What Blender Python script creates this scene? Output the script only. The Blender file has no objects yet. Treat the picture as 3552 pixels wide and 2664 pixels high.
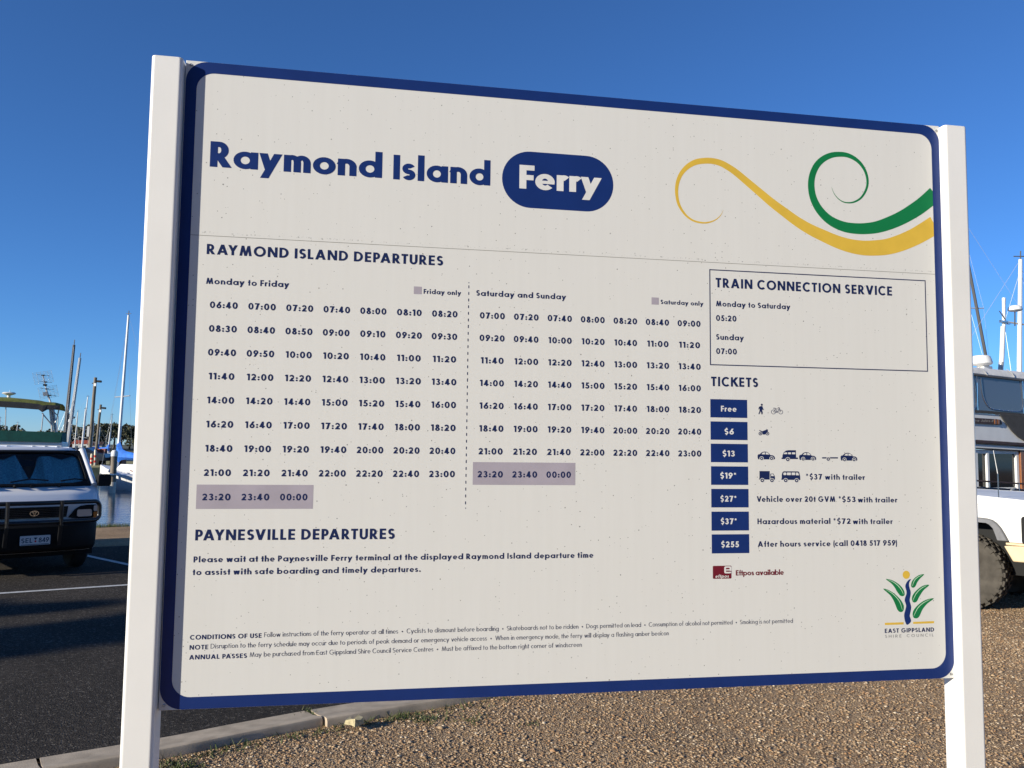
import bpy, math, random
import numpy as np
from mathutils import Matrix, Vector
random.seed(7)
rng = np.random.default_rng(11)
R = math.radians
sc = bpy.context.scene
col = sc.collection

# ------------------------------------------------------------------ camera
cd = bpy.data.cameras.new("camera"); cam = bpy.data.objects.new("camera", cd); col.objects.link(cam)
# camera axes: x right, y up, -z forward (pitch 4.47 deg up, roll 0.64 deg)
p, r = R(4.465829), R(0.64338903)
f0 = Vector((0, math.cos(p), math.sin(p))); u0 = Vector((0, -math.sin(p), math.cos(p))); r0 = Vector((1, 0, 0))
rx = r0 * math.cos(r) + u0 * math.sin(r); uy = u0 * math.cos(r) - r0 * math.sin(r)
cam.matrix_world = Matrix(((rx.x, uy.x, -f0.x, 0), (rx.y, uy.y, -f0.y, 0), (rx.z, uy.z, -f0.z, 1.6), (0, 0, 0, 1)))
cd.sensor_fit = 'HORIZONTAL'; cd.angle = 2 * math.atan(1776 / 2907.93)
cd.clip_start = 0.05; cd.clip_end = 6000
sc.camera = cam

# ------------------------------------------------------------------ light
SUN_AZ, SUN_EL = R(-145.6), R(17)          # direction towards the sun (angle from +X, height)
world = bpy.data.worlds.new("World"); sc.world = world; world.use_nodes = True
nt = world.node_tree; nt.nodes.clear()
sky = nt.nodes.new('ShaderNodeTexSky'); sky.sky_type = 'NISHITA'; sky.sun_disc = False
sky.sun_elevation = SUN_EL; sky.sun_rotation = math.atan2(math.cos(SUN_AZ), math.sin(SUN_AZ))
sky.altitude = 2000; sky.air_density = 1.0; sky.dust_density = 0.2; sky.ozone_density = 8.5
bg = nt.nodes.new('ShaderNodeBackground'); bg.inputs[1].default_value = 0.12
wo = nt.nodes.new('ShaderNodeOutputWorld')
nt.links.new(sky.outputs[0], bg.inputs[0]); nt.links.new(bg.outputs[0], wo.inputs[0])
sd = bpy.data.lights.new("sun", 'SUN'); sd.energy = 5.0; sd.angle = R(0.5); sd.color = (1.0, 0.935, 0.80)
sun = bpy.data.objects.new("sun", sd); col.objects.link(sun)
sv = Vector((math.cos(SUN_EL) * math.cos(SUN_AZ), math.cos(SUN_EL) * math.sin(SUN_AZ), math.sin(SUN_EL)))
sun.rotation_euler = sv.to_track_quat('Z', 'Y').to_euler(); sun.location = sv * 60
sc.view_settings.view_transform = 'Standard'; sc.view_settings.look = 'None'
sc.view_settings.exposure = 0.40; sc.view_settings.gamma = 1.0

# ------------------------------------------------------------------ materials
def mat(name, c, rough=0.6, metal=0.0, spec=0.5, coat=0.0):
    m = bpy.data.materials.new(name); m.use_nodes = True
    b = m.node_tree.nodes['Principled BSDF']
    b.inputs['Base Color'].default_value = (*c, 1); b.inputs['Roughness'].default_value = rough
    b.inputs['Metallic'].default_value = metal; b.inputs['Specular IOR Level'].default_value = spec
    b.inputs['Coat Weight'].default_value = coat
    return m
def nodes(m): return m.node_tree, m.node_tree.nodes['Principled BSDF']
def N(t, typ, **kw):
    n = t.nodes.new(typ)
    for k, v in kw.items():
        if k in n.inputs: n.inputs[k].default_value = v
        else: setattr(n, k, v)
    return n
def noise_tint(m, scale=8.0, amt=0.25, bump=0.0, bscale=None, stretch=(1, 1, 1), detail=6):
    t, b = nodes(m); c = tuple(b.inputs['Base Color'].default_value)
    tc = N(t, 'ShaderNodeTexCoord'); mp = N(t, 'ShaderNodeMapping'); mp.inputs['Scale'].default_value = stretch
    t.links.new(tc.outputs['Object'], mp.inputs[0])
    n = N(t, 'ShaderNodeTexNoise', Scale=scale, Detail=detail); t.links.new(mp.outputs[0], n.inputs[0])
    rp = N(t, 'ShaderNodeValToRGB'); rp.color_ramp.elements[0].position = 0.3; rp.color_ramp.elements[1].position = 0.7
    rp.color_ramp.elements[0].color = (*[x * (1 - amt) for x in c[:3]], 1); rp.color_ramp.elements[1].color = (*[min(1, x * (1 + amt)) for x in c[:3]], 1)
    t.links.new(n.outputs[0], rp.inputs[0]); t.links.new(rp.outputs[0], b.inputs['Base Color'])
    if bump:
        n2 = N(t, 'ShaderNodeTexNoise', Scale=bscale or scale * 3, Detail=4.0); t.links.new(mp.outputs[0], n2.inputs[0])
        bp = N(t, 'ShaderNodeBump', Strength=bump, Distance=0.02); t.links.new(n2.outputs[0], bp.inputs['Height']); t.links.new(bp.outputs[0], b.inputs['Normal'])
    return m
def island_tint(m, cols):
    t, b = nodes(m); g = N(t, 'ShaderNodeNewGeometry'); rp = N(t, 'ShaderNodeValToRGB'); e = rp.color_ramp.elements
    while len(e) < len(cols): e.new(0.5)
    for i, c in enumerate(cols): e[i].position = i / (len(cols) - 1) if len(cols) > 1 else 0; e[i].color = (*c, 1)
    t.links.new(g.outputs['Random Per Island'], rp.inputs[0]); t.links.new(rp.outputs[0], b.inputs['Base Color'])
    return m

M = {}
# printed sign face: off-white with specks of mould and faint vertical runs
m = M['panel'] = mat('sign_face', (.72, .70, .65), .42, spec=.4); t, b = nodes(m)
tc = N(t, 'ShaderNodeTexCoord')
def speck(scale, rmax, pw):
    v = N(t, 'ShaderNodeTexVoronoi', Scale=scale, voronoi_dimensions='3D'); t.links.new(tc.outputs['Object'], v.inputs['Vector'])
    s = N(t, 'ShaderNodeSeparateColor'); t.links.new(v.outputs['Color'], s.inputs[0])
    po = N(t, 'ShaderNodeMath', operation='POWER'); po.inputs[1].default_value = pw; t.links.new(s.outputs[0], po.inputs[0])
    mu = N(t, 'ShaderNodeMath', operation='MULTIPLY'); mu.inputs[1].default_value = rmax; t.links.new(po.outputs[0], mu.inputs[0])
    d = N(t, 'ShaderNodeMath', operation='SUBTRACT'); t.links.new(mu.outputs[0], d.inputs[0]); t.links.new(v.outputs['Distance'], d.inputs[1])
    k = N(t, 'ShaderNodeMath', operation='MULTIPLY', use_clamp=True); k.inputs[1].default_value = 22; t.links.new(d.outputs[0], k.inputs[0])
    return k
k1, k2 = speck(50, .115, 1.8), speck(100, .17, 2.4)
mx = N(t, 'ShaderNodeMath', operation='MAXIMUM'); t.links.new(k1.outputs[0], mx.inputs[0]); t.links.new(k2.outputs[0], mx.inputs[1])
pn = N(t, 'ShaderNodeTexNoise', Scale=4.0, Detail=3.0); t.links.new(tc.outputs['Object'], pn.inputs[0])
pr = N(t, 'ShaderNodeMapRange'); pr.inputs[1].default_value = .35; pr.inputs[2].default_value = .65; pr.inputs[3].default_value = .55; pr.inputs[4].default_value = 1.0
t.links.new(pn.outputs[0], pr.inputs[0])
sm = N(t, 'ShaderNodeMath', operation='MULTIPLY'); t.links.new(mx.outputs[0], sm.inputs[0]); t.links.new(pr.outputs[0], sm.inputs[1])
mp = N(t, 'ShaderNodeMapping'); mp.inputs['Scale'].default_value = (60, 60, 3); t.links.new(tc.outputs['Object'], mp.inputs[0])
sn = N(t, 'ShaderNodeTexNoise', Scale=1.0, Detail=5.0); t.links.new(mp.outputs[0], sn.inputs[0])
sr = N(t, 'ShaderNodeValToRGB'); sr.color_ramp.elements[0].position = .3; sr.color_ramp.elements[1].position = .75
sr.color_ramp.elements[0].color = (.738, .727, .688, 1); sr.color_ramp.elements[1].color = (.718, .706, .666, 1)
t.links.new(sn.outputs[0], sr.inputs[0])
mc = N(t, 'ShaderNodeMix', data_type='RGBA'); mc.inputs[7].default_value = (.16, .155, .14, 1)
sx_ = N(t, 'ShaderNodeSeparateXYZ'); t.links.new(tc.outputs['Object'], sx_.inputs[0])
wv_ = N(t, 'ShaderNodeTexNoise', Scale=9.0, Detail=2.0); t.links.new(tc.outputs['Object'], wv_.inputs[0])
def mth(op, a, b_=None, clamp=False):
    n = N(t, 'ShaderNodeMath', operation=op, use_clamp=clamp)
    for i, q in enumerate((a, b_)):
        if q is None: continue
        if isinstance(q, (int, float)): n.inputs[i].default_value = q
        else: t.links.new(q, n.inputs[i])
    return n.outputs[0]
bd = mth('SUBTRACT', mth('ADD', sx_.outputs[2], mth('MULTIPLY', wv_.outputs[0], .012)), .97843871 + 1.1475 + .006)
bd = mth('SUBTRACT', 1.0, mth('MULTIPLY', mth('ABSOLUTE', bd), 260.0), True)
gn = N(t, 'ShaderNodeTexNoise', Scale=170.0, Detail=2.0); t.links.new(tc.outputs['Object'], gn.inputs[0])
gm = mth('MULTIPLY', bd, mth('MULTIPLY', mth('SUBTRACT', gn.outputs[0], .56), 5.0, True))
sm_ = mth('MAXIMUM', sm.outputs[0], gm)
t.links.new(sm_, mc.inputs[0]); t.links.new(sr.outputs[0], mc.inputs[6]); t.links.new(mc.outputs[2], b.inputs['Base Color'])

def ink(name, c, rough=.38):
    m = mat(name, c, rough, spec=.35); noise_tint(m, 14, .07); return m
M['blue'] = ink('ink_blue', (.009, .030, .150)); M['navy'] = ink('ink_navy', (.011, .022, .088))
M['thin'] = ink('ink_grey_navy', (.03, .04, .09)); M['yellow'] = ink('ink_yellow', (.72, .47, .06)); M['green'] = ink('ink_green', (.008, .19, .058))
M['paleleaf'] = ink('ink_pale_green', (.55, .78, .55)); M['mauve'] = ink('ink_mauve', (.40, .36, .41)); M['maroon'] = ink('ink_maroon', (.16, .012, .025))
M['white_ink'] = ink('ink_white', (.74, .73, .70)); M['greyink'] = ink('ink_grey', (.16, .16, .16)); M['dirt'] = ink('seam_dirt', (.25, .24, .21))
M['patch'] = mat('price_sticker', (.76, .745, .70), .3)
M['post'] = noise_tint(mat('white_powder_coat', (.84, .825, .79), .28, coat=.2), 5, .03)
M['screw'] = mat('screw_metal', (.45, .45, .45), .35, 1)
M['alu'] = mat('sheet_edge', (.6, .6, .6), .4, .6)

# ------------------------------------------------------------------ mesh builder
class MB:
    def __init__(s): s.v = []; s.f = []
    def add(s, vs, fs):
        o = len(s.v); s.v += [tuple(q) for q in vs]; s.f += [tuple(i + o for i in f) for f in fs]; return s
    def box(s, c, d, rz=0.0, ry=0.0):
        x, y, z = d[0] / 2, d[1] / 2, d[2] / 2
        vs = [(a, b_, c_) for a in (-x, x) for b_ in (-y, y) for c_ in (-z, z)]
        m_ = Matrix.Rotation(rz, 3, 'Z') @ Matrix.Rotation(ry, 3, 'Y')
        vs = [tuple(m_ @ Vector(q) + Vector(c)) for q in vs]
        return s.add(vs, [(0, 1, 3, 2), (4, 6, 7, 5), (0, 4, 5, 1), (2, 3, 7, 6), (0, 2, 6, 4), (1, 5, 7, 3)])
    def rbox(s, c, d, r=.02, ax=1, n=3):
        """box with rounded edges round one axis (0,1,2)"""
        a, b_ = [i for i in (0, 1, 2) if i != ax]; pts = []
        for (sx, sy, a0) in ((1, 1, 0), (-1, 1, 90), (-1, -1, 180), (1, -1, 270)):
            for k in range(n + 1):
                an = R(a0 + 90 * k / n); pts.append((sx * (d[a] / 2 - r) + r * math.cos(an), sy * (d[b_] / 2 - r) + r * math.sin(an)))
        def P(q, e):
            o = [0, 0, 0]; o[a] = q[0] + c[a]; o[b_] = q[1] + c[b_]; o[ax] = c[ax] + e; return tuple(o)
        m_ = len(pts); vs = [P(q, -d[ax] / 2) for q in pts] + [P(q, d[ax] / 2) for q in pts]
        fs = [(i, (i + 1) % m_, m_ + (i + 1) % m_, m_ + i) for i in range(m_)] + [tuple(range(m_))[::-1], tuple(range(m_, 2 * m_))]
        return s.add(vs, fs)
    def prism(s, pts, fn, t0, t1):
        """outline pts (a,b) -> fn(a,b,t) extruded between t0 and t1"""
        n = len(pts); vs = [fn(a, b_, t0) for a, b_ in pts] + [fn(a, b_, t1) for a, b_ in pts]
        return s.add(vs, [tuple(range(n))[::-1], tuple(range(n, 2 * n))] + [(i, (i + 1) % n, n + (i + 1) % n, n + i) for i in range(n)])
    def tube(s, pts, rad, n=8, cap=True):
        pts = [Vector(q) for q in pts]; rad = rad if isinstance(rad, (list, tuple)) else [rad] * len(pts); o = len(s.v); prev = None
        for i, q in enumerate(pts):
            d = (pts[min(i + 1, len(pts) - 1)] - pts[max(i - 1, 0)]).normalized()
            if prev is None:
                a = d.cross(Vector((0, 0, 1)));  a = d.cross(Vector((0, 1, 0))) if a.length < 1e-3 else a
            else: a = prev - d * prev.dot(d)
            a.normalize(); prev = a; b_ = d.cross(a)
            s.v += [tuple(q + (a * math.cos(2 * math.pi * k / n) + b_ * math.sin(2 * math.pi * k / n)) * rad[i]) for k in range(n)]
        for i in range(len(pts) - 1):
            for k in range(n): s.f.append((o + i * n + k, o + i * n + (k + 1) % n, o + (i + 1) * n + (k + 1) % n, o + (i + 1) * n + k))
        if cap: s.f += [tuple(o + k for k in range(n))[::-1], tuple(o + (len(pts) - 1) * n + k for k in range(n))]
        return s
    def lathe(s, prof, c=(0, 0, 0), ax='z', n=24):
        o = len(s.v)
        for (r_, h) in prof:
            for k in range(n):
                a = 2 * math.pi * k / n; x, y = r_ * math.cos(a), r_ * math.sin(a)
                q = (x, y, h) if ax == 'z' else ((x, h, y) if ax == 'y' else (h, x, y)); s.v.append((q[0] + c[0], q[1] + c[1], q[2] + c[2]))
        for i in range(len(prof) - 1):
            for k in range(n): s.f.append((o + i * n + k, o + i * n + (k + 1) % n, o + (i + 1) * n + (k + 1) % n, o + (i + 1) * n + k))
        s.f += [tuple(o + k for k in range(n))[::-1], tuple(o + (len(prof) - 1) * n + k for k in range(n))]
        return s
    def loft(s, rings, close=True, caps=True):
        o = len(s.v); n = len(rings[0])
        for q in rings: s.v += [tuple(x) for x in q]
        for i in range(len(rings) - 1):
            for k in range(n if close else n - 1): s.f.append((o + i * n + k, o + i * n + (k + 1) % n, o + (i + 1) * n + (k + 1) % n, o + (i + 1) * n + k))
        if caps: s.f += [tuple(o + k for k in range(n))[::-1], tuple(o + (len(rings) - 1) * n + k for k in range(n))]
        return s
    def build(s, name, material, parent=None, smooth=False, bevel=0.0, shift=None, fix=True):
        me = bpy.data.meshes.new(name)
        vs = s.v if shift is None else [(x - shift[0], y - shift[1], z - shift[2]) for x, y, z in s.v]
        me.from_pydata(vs, [], s.f); me.update()
        if fix:
            import bmesh
            bm = bmesh.new(); bm.from_mesh(me); bmesh.ops.recalc_face_normals(bm, faces=bm.faces); bm.to_mesh(me); bm.free()
        me.materials.append(material)
        if smooth: me.polygons.foreach_set('use_smooth', [True] * len(me.polygons)); 
        o = bpy.data.objects.new(name, me); col.objects.link(o)
        if smooth and smooth != 'all': me.set_sharp_from_angle(angle=R(38))
        if bevel:
            bv = o.modifiers.new('bevel', 'BEVEL'); bv.width = bevel; bv.segments = 2; bv.limit_method = 'ANGLE'; bv.angle_limit = R(40)
        if parent: o.parent = parent
        return o
def tag(o, label=None, cat=None, group=None, kind=None):
    if label: o['label'] = label
    if cat: o['category'] = cat
    if group: o['group'] = group
    if kind: o['kind'] = kind
    return o
def empty(name, loc, rz=0.0, rot=None):
    o = bpy.data.objects.new(name, None); o.empty_display_size = .1; col.objects.link(o); o.location = loc
    o.rotation_euler = rot if rot else (0, 0, rz); return o

# ------------------------------------------------------------------ geometric sans lettering, drawn stroke by stroke
XH, ASC, DSC = .67, 1.05, -.31
def _L(x0, y0, x1, y1, w):
    d = math.hypot(x1 - x0, y1 - y0); nx, ny = -(y1 - y0) / d * w / 2, (x1 - x0) / d * w / 2
    return [[(x0 + nx, y0 + ny), (x1 + nx, y1 + ny), (x1 - nx, y1 - ny), (x0 - nx, y0 - ny)]]
def _D(x0, y0, x1, y1, w): return [[(x0 - w / 2, y0), (x0 + w / 2, y0), (x1 + w / 2, y1), (x1 - w / 2, y1)]]
def _A(cx, cy, rx, ry, a0, a1, wh, wv=None):
    wv = wh * .9 if wv is None else wv; n = max(3, int(abs(a1 - a0) / 14)); o = []
    for i in range(n):
        p_ = []
        for a in (a0 + (a1 - a0) * i / n, a0 + (a1 - a0) * (i + 1) / n): p_.append((math.cos(R(a)), math.sin(R(a))))
        (c0, s0), (c1, s1) = p_
        o.append([(cx + rx * c0, cy + ry * s0), (cx + rx * c1, cy + ry * s1), (cx + (rx - wh) * c1, cy + (ry - wv) * s1), (cx + (rx - wh) * c0, cy + (ry - wv) * s0)])
    return o
def _dot(cx, cy, r_): return [[(cx + r_ * math.cos(R(a)), cy + r_ * math.sin(R(a))) for a in range(0, 360, 24)]]
def _S(cx, h, rx, w, base=0.0):
    wv = w * .88; ry = (h / 2 + wv / 2) / 2
    return _A(cx, base + h - ry, rx, ry, 28, 270, w, wv) + _A(cx, base + ry, rx, ry, 90, -152, w, wv)
def glyph(ch, w):
    t = w * .86; d = w * 1.12
    V = lambda x, y0=0.0, y1=1.0: _L(x + w / 2, y0, x + w / 2, y1, w)      # stem, left edge at x
    Hh = lambda x0, x1, y: _L(x0, y, x1, y, t)                              # bar centred on y
    if ch == ' ': return [], .34
    if ch == 'A': W = .80 + .55 * w; return _D(d / 2, 0, W / 2, 1, d) + _D(W - d / 2, 0, W / 2, 1, d) + Hh(W * .26, W * .74, .29), W
    if ch == 'B': return V(0) + Hh(w / 2, .3, 1 - t / 2) + Hh(w / 2, .3, .54) + Hh(w / 2, .33, t / 2) + _A(.28, .77 - .02, .26, .25, -90, 90, w, t) + _A(.32, .27, .29, .27 + t / 4, -90, 90, w, t), .62
    if ch == 'C': return _A(.5, .5, .5, .52, 47, 313, w), .86
    if ch == 'D': return V(0) + Hh(w / 2, .3, 1 - t / 2) + Hh(w / 2, .3, t / 2) + _A(.3, .5, .5, .5, -90, 90, w, t), .81
    if ch == 'E': return V(0) + Hh(w / 2, .56, 1 - t / 2) + Hh(w / 2, .53, .5) + Hh(w / 2, .56, t / 2), .58
    if ch == 'F': return V(0) + Hh(w / 2, .54, 1 - t / 2) + Hh(w / 2, .51, .48), .55
    if ch == 'G': return _A(.51, .5, .51, .52, 45, 358, w) + Hh(.54, 1.02 - w * .3, .46), 1.03
    if ch == 'H': return V(0) + V(.76 - w) + Hh(w / 2, .76 - w / 2, .52), .76
    if ch == 'I': return V(0), w
    if ch == 'J': return V(.42 - w, .2, 1) + _A(.42 - .25, .23, .25, .25, 0, -110, w), .42
    if ch == 'K': return V(0) + _D(w * .9, .45, .66, 1, d * 1.25) + _D(.72, 0, w * .9 + .12, .58, d * 1.25), .76
    if ch == 'L': return V(0) + Hh(w / 2, .50, t / 2), .51
    if ch == 'M': W = .98 + .3 * w; return _D(w / 2, 0, .16 + w / 2, 1, w) + _D(W - w / 2, 0, W - .16 - w / 2, 1, w) + _D(.16 + w / 2, 1, W / 2, 0, w * .95) + _D(W - .16 - w / 2, 1, W / 2, 0, w * .95), W
    if ch == 'N': W = .78 + .25 * w; return V(0) + V(W - w) + _D(w * .55, 1, W - w * .55, 0, d), W
    if ch == 'O': return _A(.52, .5, .52, .52, 0, 360, w), 1.04
    if ch == 'P': return V(0) + Hh(w / 2, .3, 1 - t / 2) + Hh(w / 2, .3, .42) + _A(.3, .71 - t / 4, .31, .29 + t / 4, -90, 90, w, t), .62
    if ch == 'R': return V(0) + Hh(w / 2, .3, 1 - t / 2) + Hh(w / 2, .3, .44) + _A(.3, .72 - t / 4, .31, .28 + t / 4, -90, 90, w, t) + _D(.66 - d * .3, 0, .28, .46, d * 1.1), .70
    if ch == 'S': return _S(.29, 1.0, .29, w), .58
    if ch == 'T': return Hh(0, .60, 1 - t / 2) + V(.30 - w / 2), .60
    if ch == 'U': return V(0, .33) + V(.72 - w, .33) + _A(.36, .345, .36, .365, 180, 360, w), .72
    if ch == 'V': W = .76 + .5 * w; return _D(d / 2, 1, W / 2, 0, d) + _D(W - d / 2, 1, W / 2, 0, d), W
    if ch == 'W': W = 1.16 + .7 * w; return _D(d / 2, 1, W * .28, 0, d) + _D(W / 2, 1, W * .28, 0, d) + _D(W / 2, 1, W * .72, 0, d) + _D(W - d / 2, 1, W * .72, 0, d), W
    if ch == 'Y': W = .70 + .5 * w; return _D(d / 2, 1, W / 2, .42, d) + _D(W - d / 2, 1, W / 2, .42, d) + V(W / 2 - w / 2, 0, .46), W
    # lower case
    lt = w < .15; q = .33 if lt else .345; g_ = .325 if lt else .392; nW = .50 if lt else .655; wr = w if lt else w * .95; wy = w * .9 if lt else w * .78
    ro = 2 * g_; RG = _A(g_, XH / 2, g_, q, 0, 360, wr, wy)
    if ch == 'a': return RG + V(ro - w * .85, 0, XH), ro + w * .15
    if ch == 'b': return V(0, 0, ASC) + _A(g_ + w * .15, XH / 2, g_, q, 0, 360, wr, wy), ro + w * .15
    if ch == 'c': return _A(.34, XH / 2, .34, q, 48, 312, wr, wy), .56
    if ch == 'd': return RG + V(ro - w * .85, 0, ASC), ro + w * .15
    if ch == 'e': e_ = .31 if lt else .355; return _A(e_, XH / 2, e_, q, 0, 318, wr, wy) + _L(w * .5, XH / 2 - t * .05, 2 * e_ - .01, XH / 2 - t * .05, t * .62), 2 * e_
    if ch == 'f': return V(.10, 0, .80) + _A(.10 + .24, .80, .24, .26, 180, 82, w) + Hh(0, .36, XH - t / 2), .37
    if ch == 'g': return RG + V(ro - w * .85, -.02, XH) + _A(ro + w * .15 - .33, -.02, .33, .31, 0, -140, w), ro + w * .15
    if ch == 'h': return V(0, 0, ASC) + _A(nW * .46, XH - .3, nW * .54, .31, 0, 165, w, wy) + V(nW - w, 0, XH - .29), nW
    if ch == 'i': return V(.02, 0, XH) + _dot(.02 + w / 2, .90, max(.075, w * .62)), w + .04
    if ch == 'j': return V(.02, -.3, XH) + _dot(.02 + w / 2, .90, max(.075, w * .62)), w + .04
    if ch == 'k': return V(0, 0, ASC) + _D(w * .9, .30, .5, XH, d * 1.15) + _D(.55, 0, w * .9 + .1, .38, d * 1.15), .58
    if ch == 'l': return V(0, 0, ASC), w
    if ch == 'm': return V(0, 0, XH) + sum([_A(x_ + nW * .43, XH - .29, nW * .46, .30, 0, 165, w, wy) + V(x_ + nW * .89 - w, 0, XH - .28) for x_ in (0, nW * .89 - w)], []), 1.78 * nW - w
    if ch == 'n': return V(0, 0, XH) + _A(nW * .46, XH - .3, nW * .54, .31, 0, 165, w, wy) + V(nW - w, 0, XH - .29), nW
    if ch == 'o': return RG, ro
    if ch == 'p': return V(0, DSC, XH) + _A(g_ + w * .15, XH / 2, g_, q, 0, 360, wr, wy), ro + w * .15
    if ch == 'q': return RG + V(ro - w * .85, DSC, XH), ro + w * .15
    if ch == 'r': return V(0, 0, XH) + _A(.27, XH - .29, .27, .30, 48, 165, w), .39
    if ch == 's': return _S(.205 if lt else .25, XH + .01, .205 if lt else .25, w * .88), .41 if lt else .50
    if ch == 't': return V(.09, 0, .93) + Hh(0, .32 + w * .2, XH - t / 2), .32 + w * .2
    if ch == 'u': return V(0, .29, XH) + _A(nW * .5, .30, nW * .5, .31, 180, 360, w, wy) + V(nW - w, 0, XH), nW
    if ch == 'v': W = .50 + .8 * w; return _D(d / 2, XH, W / 2, 0, d) + _D(W - d / 2, XH, W / 2, 0, d), W
    if ch == 'w': W = .80 + .75 * w; return _D(d / 2, XH, W * .28, 0, d) + _D(W / 2, XH, W * .28, 0, d) + _D(W / 2, XH, W * .72, 0, d) + _D(W - d / 2, XH, W * .72, 0, d), W
    if ch == 'x': W = .46 + .6 * w; return _D(d * .55, XH, W - d * .55, 0, d * 1.1) + _D(W - d * .55, XH, d * .55, 0, d * 1.1), W
    if ch == 'y': W = .54 + .95 * w; return _D(W - d / 2, XH, W * .28 - d * .1, DSC, d) + _D(d / 2, XH, W * .44, .02, d), W
    if ch == 'z': return Hh(0, .46, XH - t / 2) + Hh(0, .46, t / 2) + _D(d * .6, t * .5, .46 - d * .6, XH - t * .5, d * 1.1), .46
    # figures
    if ch == '0': return _A(.36, .5, .36, .515, 0, 360, w), .72
    if ch == '1': return V(.20 - w * .2, 0, 1) + _L(.02, .80, .24 - w * .1, .95, t), .20 + w * .8
    if ch == '2': return _A(.31, .69, .31, .315, 172, -28, w) + _D(d * .75, t * .6, .47, .56, d * 1.3) + Hh(.02, .64, t / 2), .66
    if ch == '3': return _A(.28, .745, .27, .265, 170, -78, w, t) + _A(.28, .28, .31, .295, 82, -165, w, t) + _L(.2, .53, .34, .53, t * .9), .60
    if ch == '4': return V(.62 - w * 1.25, 0, 1) + _D(d * .5, .26, .62 - w * .8, .98, d) + Hh(0.0, .70, .26), .71
    if ch == '5': return Hh(.12, .56, 1 - t / 2) + _D(.10 + w * .3, .44, .16 + w * .4, .98, w) + _A(.28, .325, .33, .34, 128, -160, w, t), .62
    if ch == '6': return _A(.34, .32, .34, .335, 0, 360, w) + _D(w * .62 + .03, .38, .50, 1, d * 1.1), .68
    if ch == '7': return Hh(0, .64, 1 - t / 2) + _D(.12 + d * .4, 0, .64 - d * .62, .95, d * 1.05), .64
    if ch == '8': return _A(.32, .755, .26, .26, 0, 360, w * .95, t) + _A(.32, .28, .32, .295, 0, 360, w, t), .64
    if ch == '9': return _A(.34, .68, .34, .335, 0, 360, w) + _D(.18, 0, .65 - w * .62, .62, d * 1.1), .68
    if ch == ':': r_ = max(.08, w * .58); return _dot(r_, r_ + .02, r_) + _dot(r_, XH - r_ - .02, r_), 2 * r_
    if ch == '.': r_ = max(.07, w * .58); return _dot(r_, r_, r_), 2 * r_
    if ch == ',': return _D(.03, -.16, .09, .14, w), .14
    if ch == '•': return _dot(.15, .40, .16), .30
    if ch == '*': return sum([_L(.19 + .19 * math.cos(R(a)), .82 + .19 * math.sin(R(a)), .19 - .19 * math.cos(R(a)), .82 - .19 * math.sin(R(a)), w * .42) for a in (90, 30, 150)], []), .38
    if ch == '$': return _S(.29, 1.0, .29, w) + V(.29 - w * .35, 1, 1.13)[:1] + _L(.29, -.13, .29, .05, w * .7), .58
    if ch == '(': return _A(.62, .4, .62, 1.15, 144, 216, w * .8), .13
    if ch == ')': return _A(-.49, .4, .62, 1.15, -36, 36, w * .8), .13
    return [], .4
def lay(text, w, gap=.11, space=.30):
    """glyph polygons on a baseline starting at 0, cap height 1 -> (polys, width, letters)"""
    out = []; x = 0.0; cnt = 0
    kern = {('A', 'Y'): -.16, ('P', 'A'): -.14, ('R', 'T'): -.05, ('a', 'y'): -.04, ('A', 'T'): -.14, ('L', 'A'): -.02, ('y', 'm'): -.02, ('r', 'y'): -.04, ('T', 'U'): -.02, ('V', 'e'): -.1, ('F', 'o'): -.08, ('F', 'r'): -.04, ('L', 'V'): -.1, ('Y', 'N'): -.04, ('F', 'e'): -.05, ('W', 'h'): -.04, ('S', 'V'): -.07}
    prev = None
    for ch in text:
        g, a = glyph(ch, w)
        if ch == ' ': x += space; prev = None; continue
        if prev is not None: x += gap + kern.get((prev, ch), 0)
        elif cnt: x += gap
        out.append((x, g)); x += a; cnt += 1; prev = ch
    return out, x, cnt
def write(mb, text, u, v, cap, w, u1=None, align='l', off=.0008, gap=.11, space=.30, fn=None, slant=0.0, trk=(-.05, .06)):
    out, W, cnt = lay(text, w, gap, space)
    if u1 is not None:
        target = (u1 - u) / cap
        tr = max(trk[0], min(trk[1], (target - W) / max(1, cnt - 1)))
        out, W, cnt = lay(text, w, gap + tr, space + max(0, tr)); sx = target / W
    else: sx = 1.0
    if align == 'c': u = u - W * cap * sx / 2
    k = 0
    for x, g in out:
        for poly in g:
            k += 1; z = off + (k % 97) * 6.0e-6
            mb.add([(u + ((x + a) * sx + slant * b_) * cap, -z, v + b_ * cap) if fn is None else fn(u + ((x + a) * sx + slant * b_) * cap, v + b_ * cap, z) for a, b_ in poly], [tuple(range(len(poly)))])
    return mb
def shape(mb, pts, off): return mb.add([(a, -off, b_) for a, b_ in pts], [tuple(range(len(pts)))])
def rect(mb, u0, v0, u1, v1, off): return shape(mb, [(u0, v0), (u1, v0), (u1, v1), (u0, v1)], off)
def rrect(u0, v0, u1, v1, r_, n=8):
    o = []
    for cx, cy, a0 in ((u1 - r_, v1 - r_, 0), (u0 + r_, v1 - r_, 90), (u0 + r_, v0 + r_, 180), (u1 - r_, v0 + r_, 270)):
        o += [(cx + r_ * math.cos(R(a0 + 90 * k / n)), cy + r_ * math.sin(R(a0 + 90 * k / n))) for k in range(n + 1)]
    return o
def ring(mb, outer, inner, off):
    n = len(outer); o = len(mb.v); mb.v += [(a, -off, b_) for a, b_ in outer] + [(a, -off, b_) for a, b_ in inner]
    mb.f += [(o + i, o + (i + 1) % n, o + n + (i + 1) % n, o + n + i) for i in range(n)]; return mb
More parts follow.
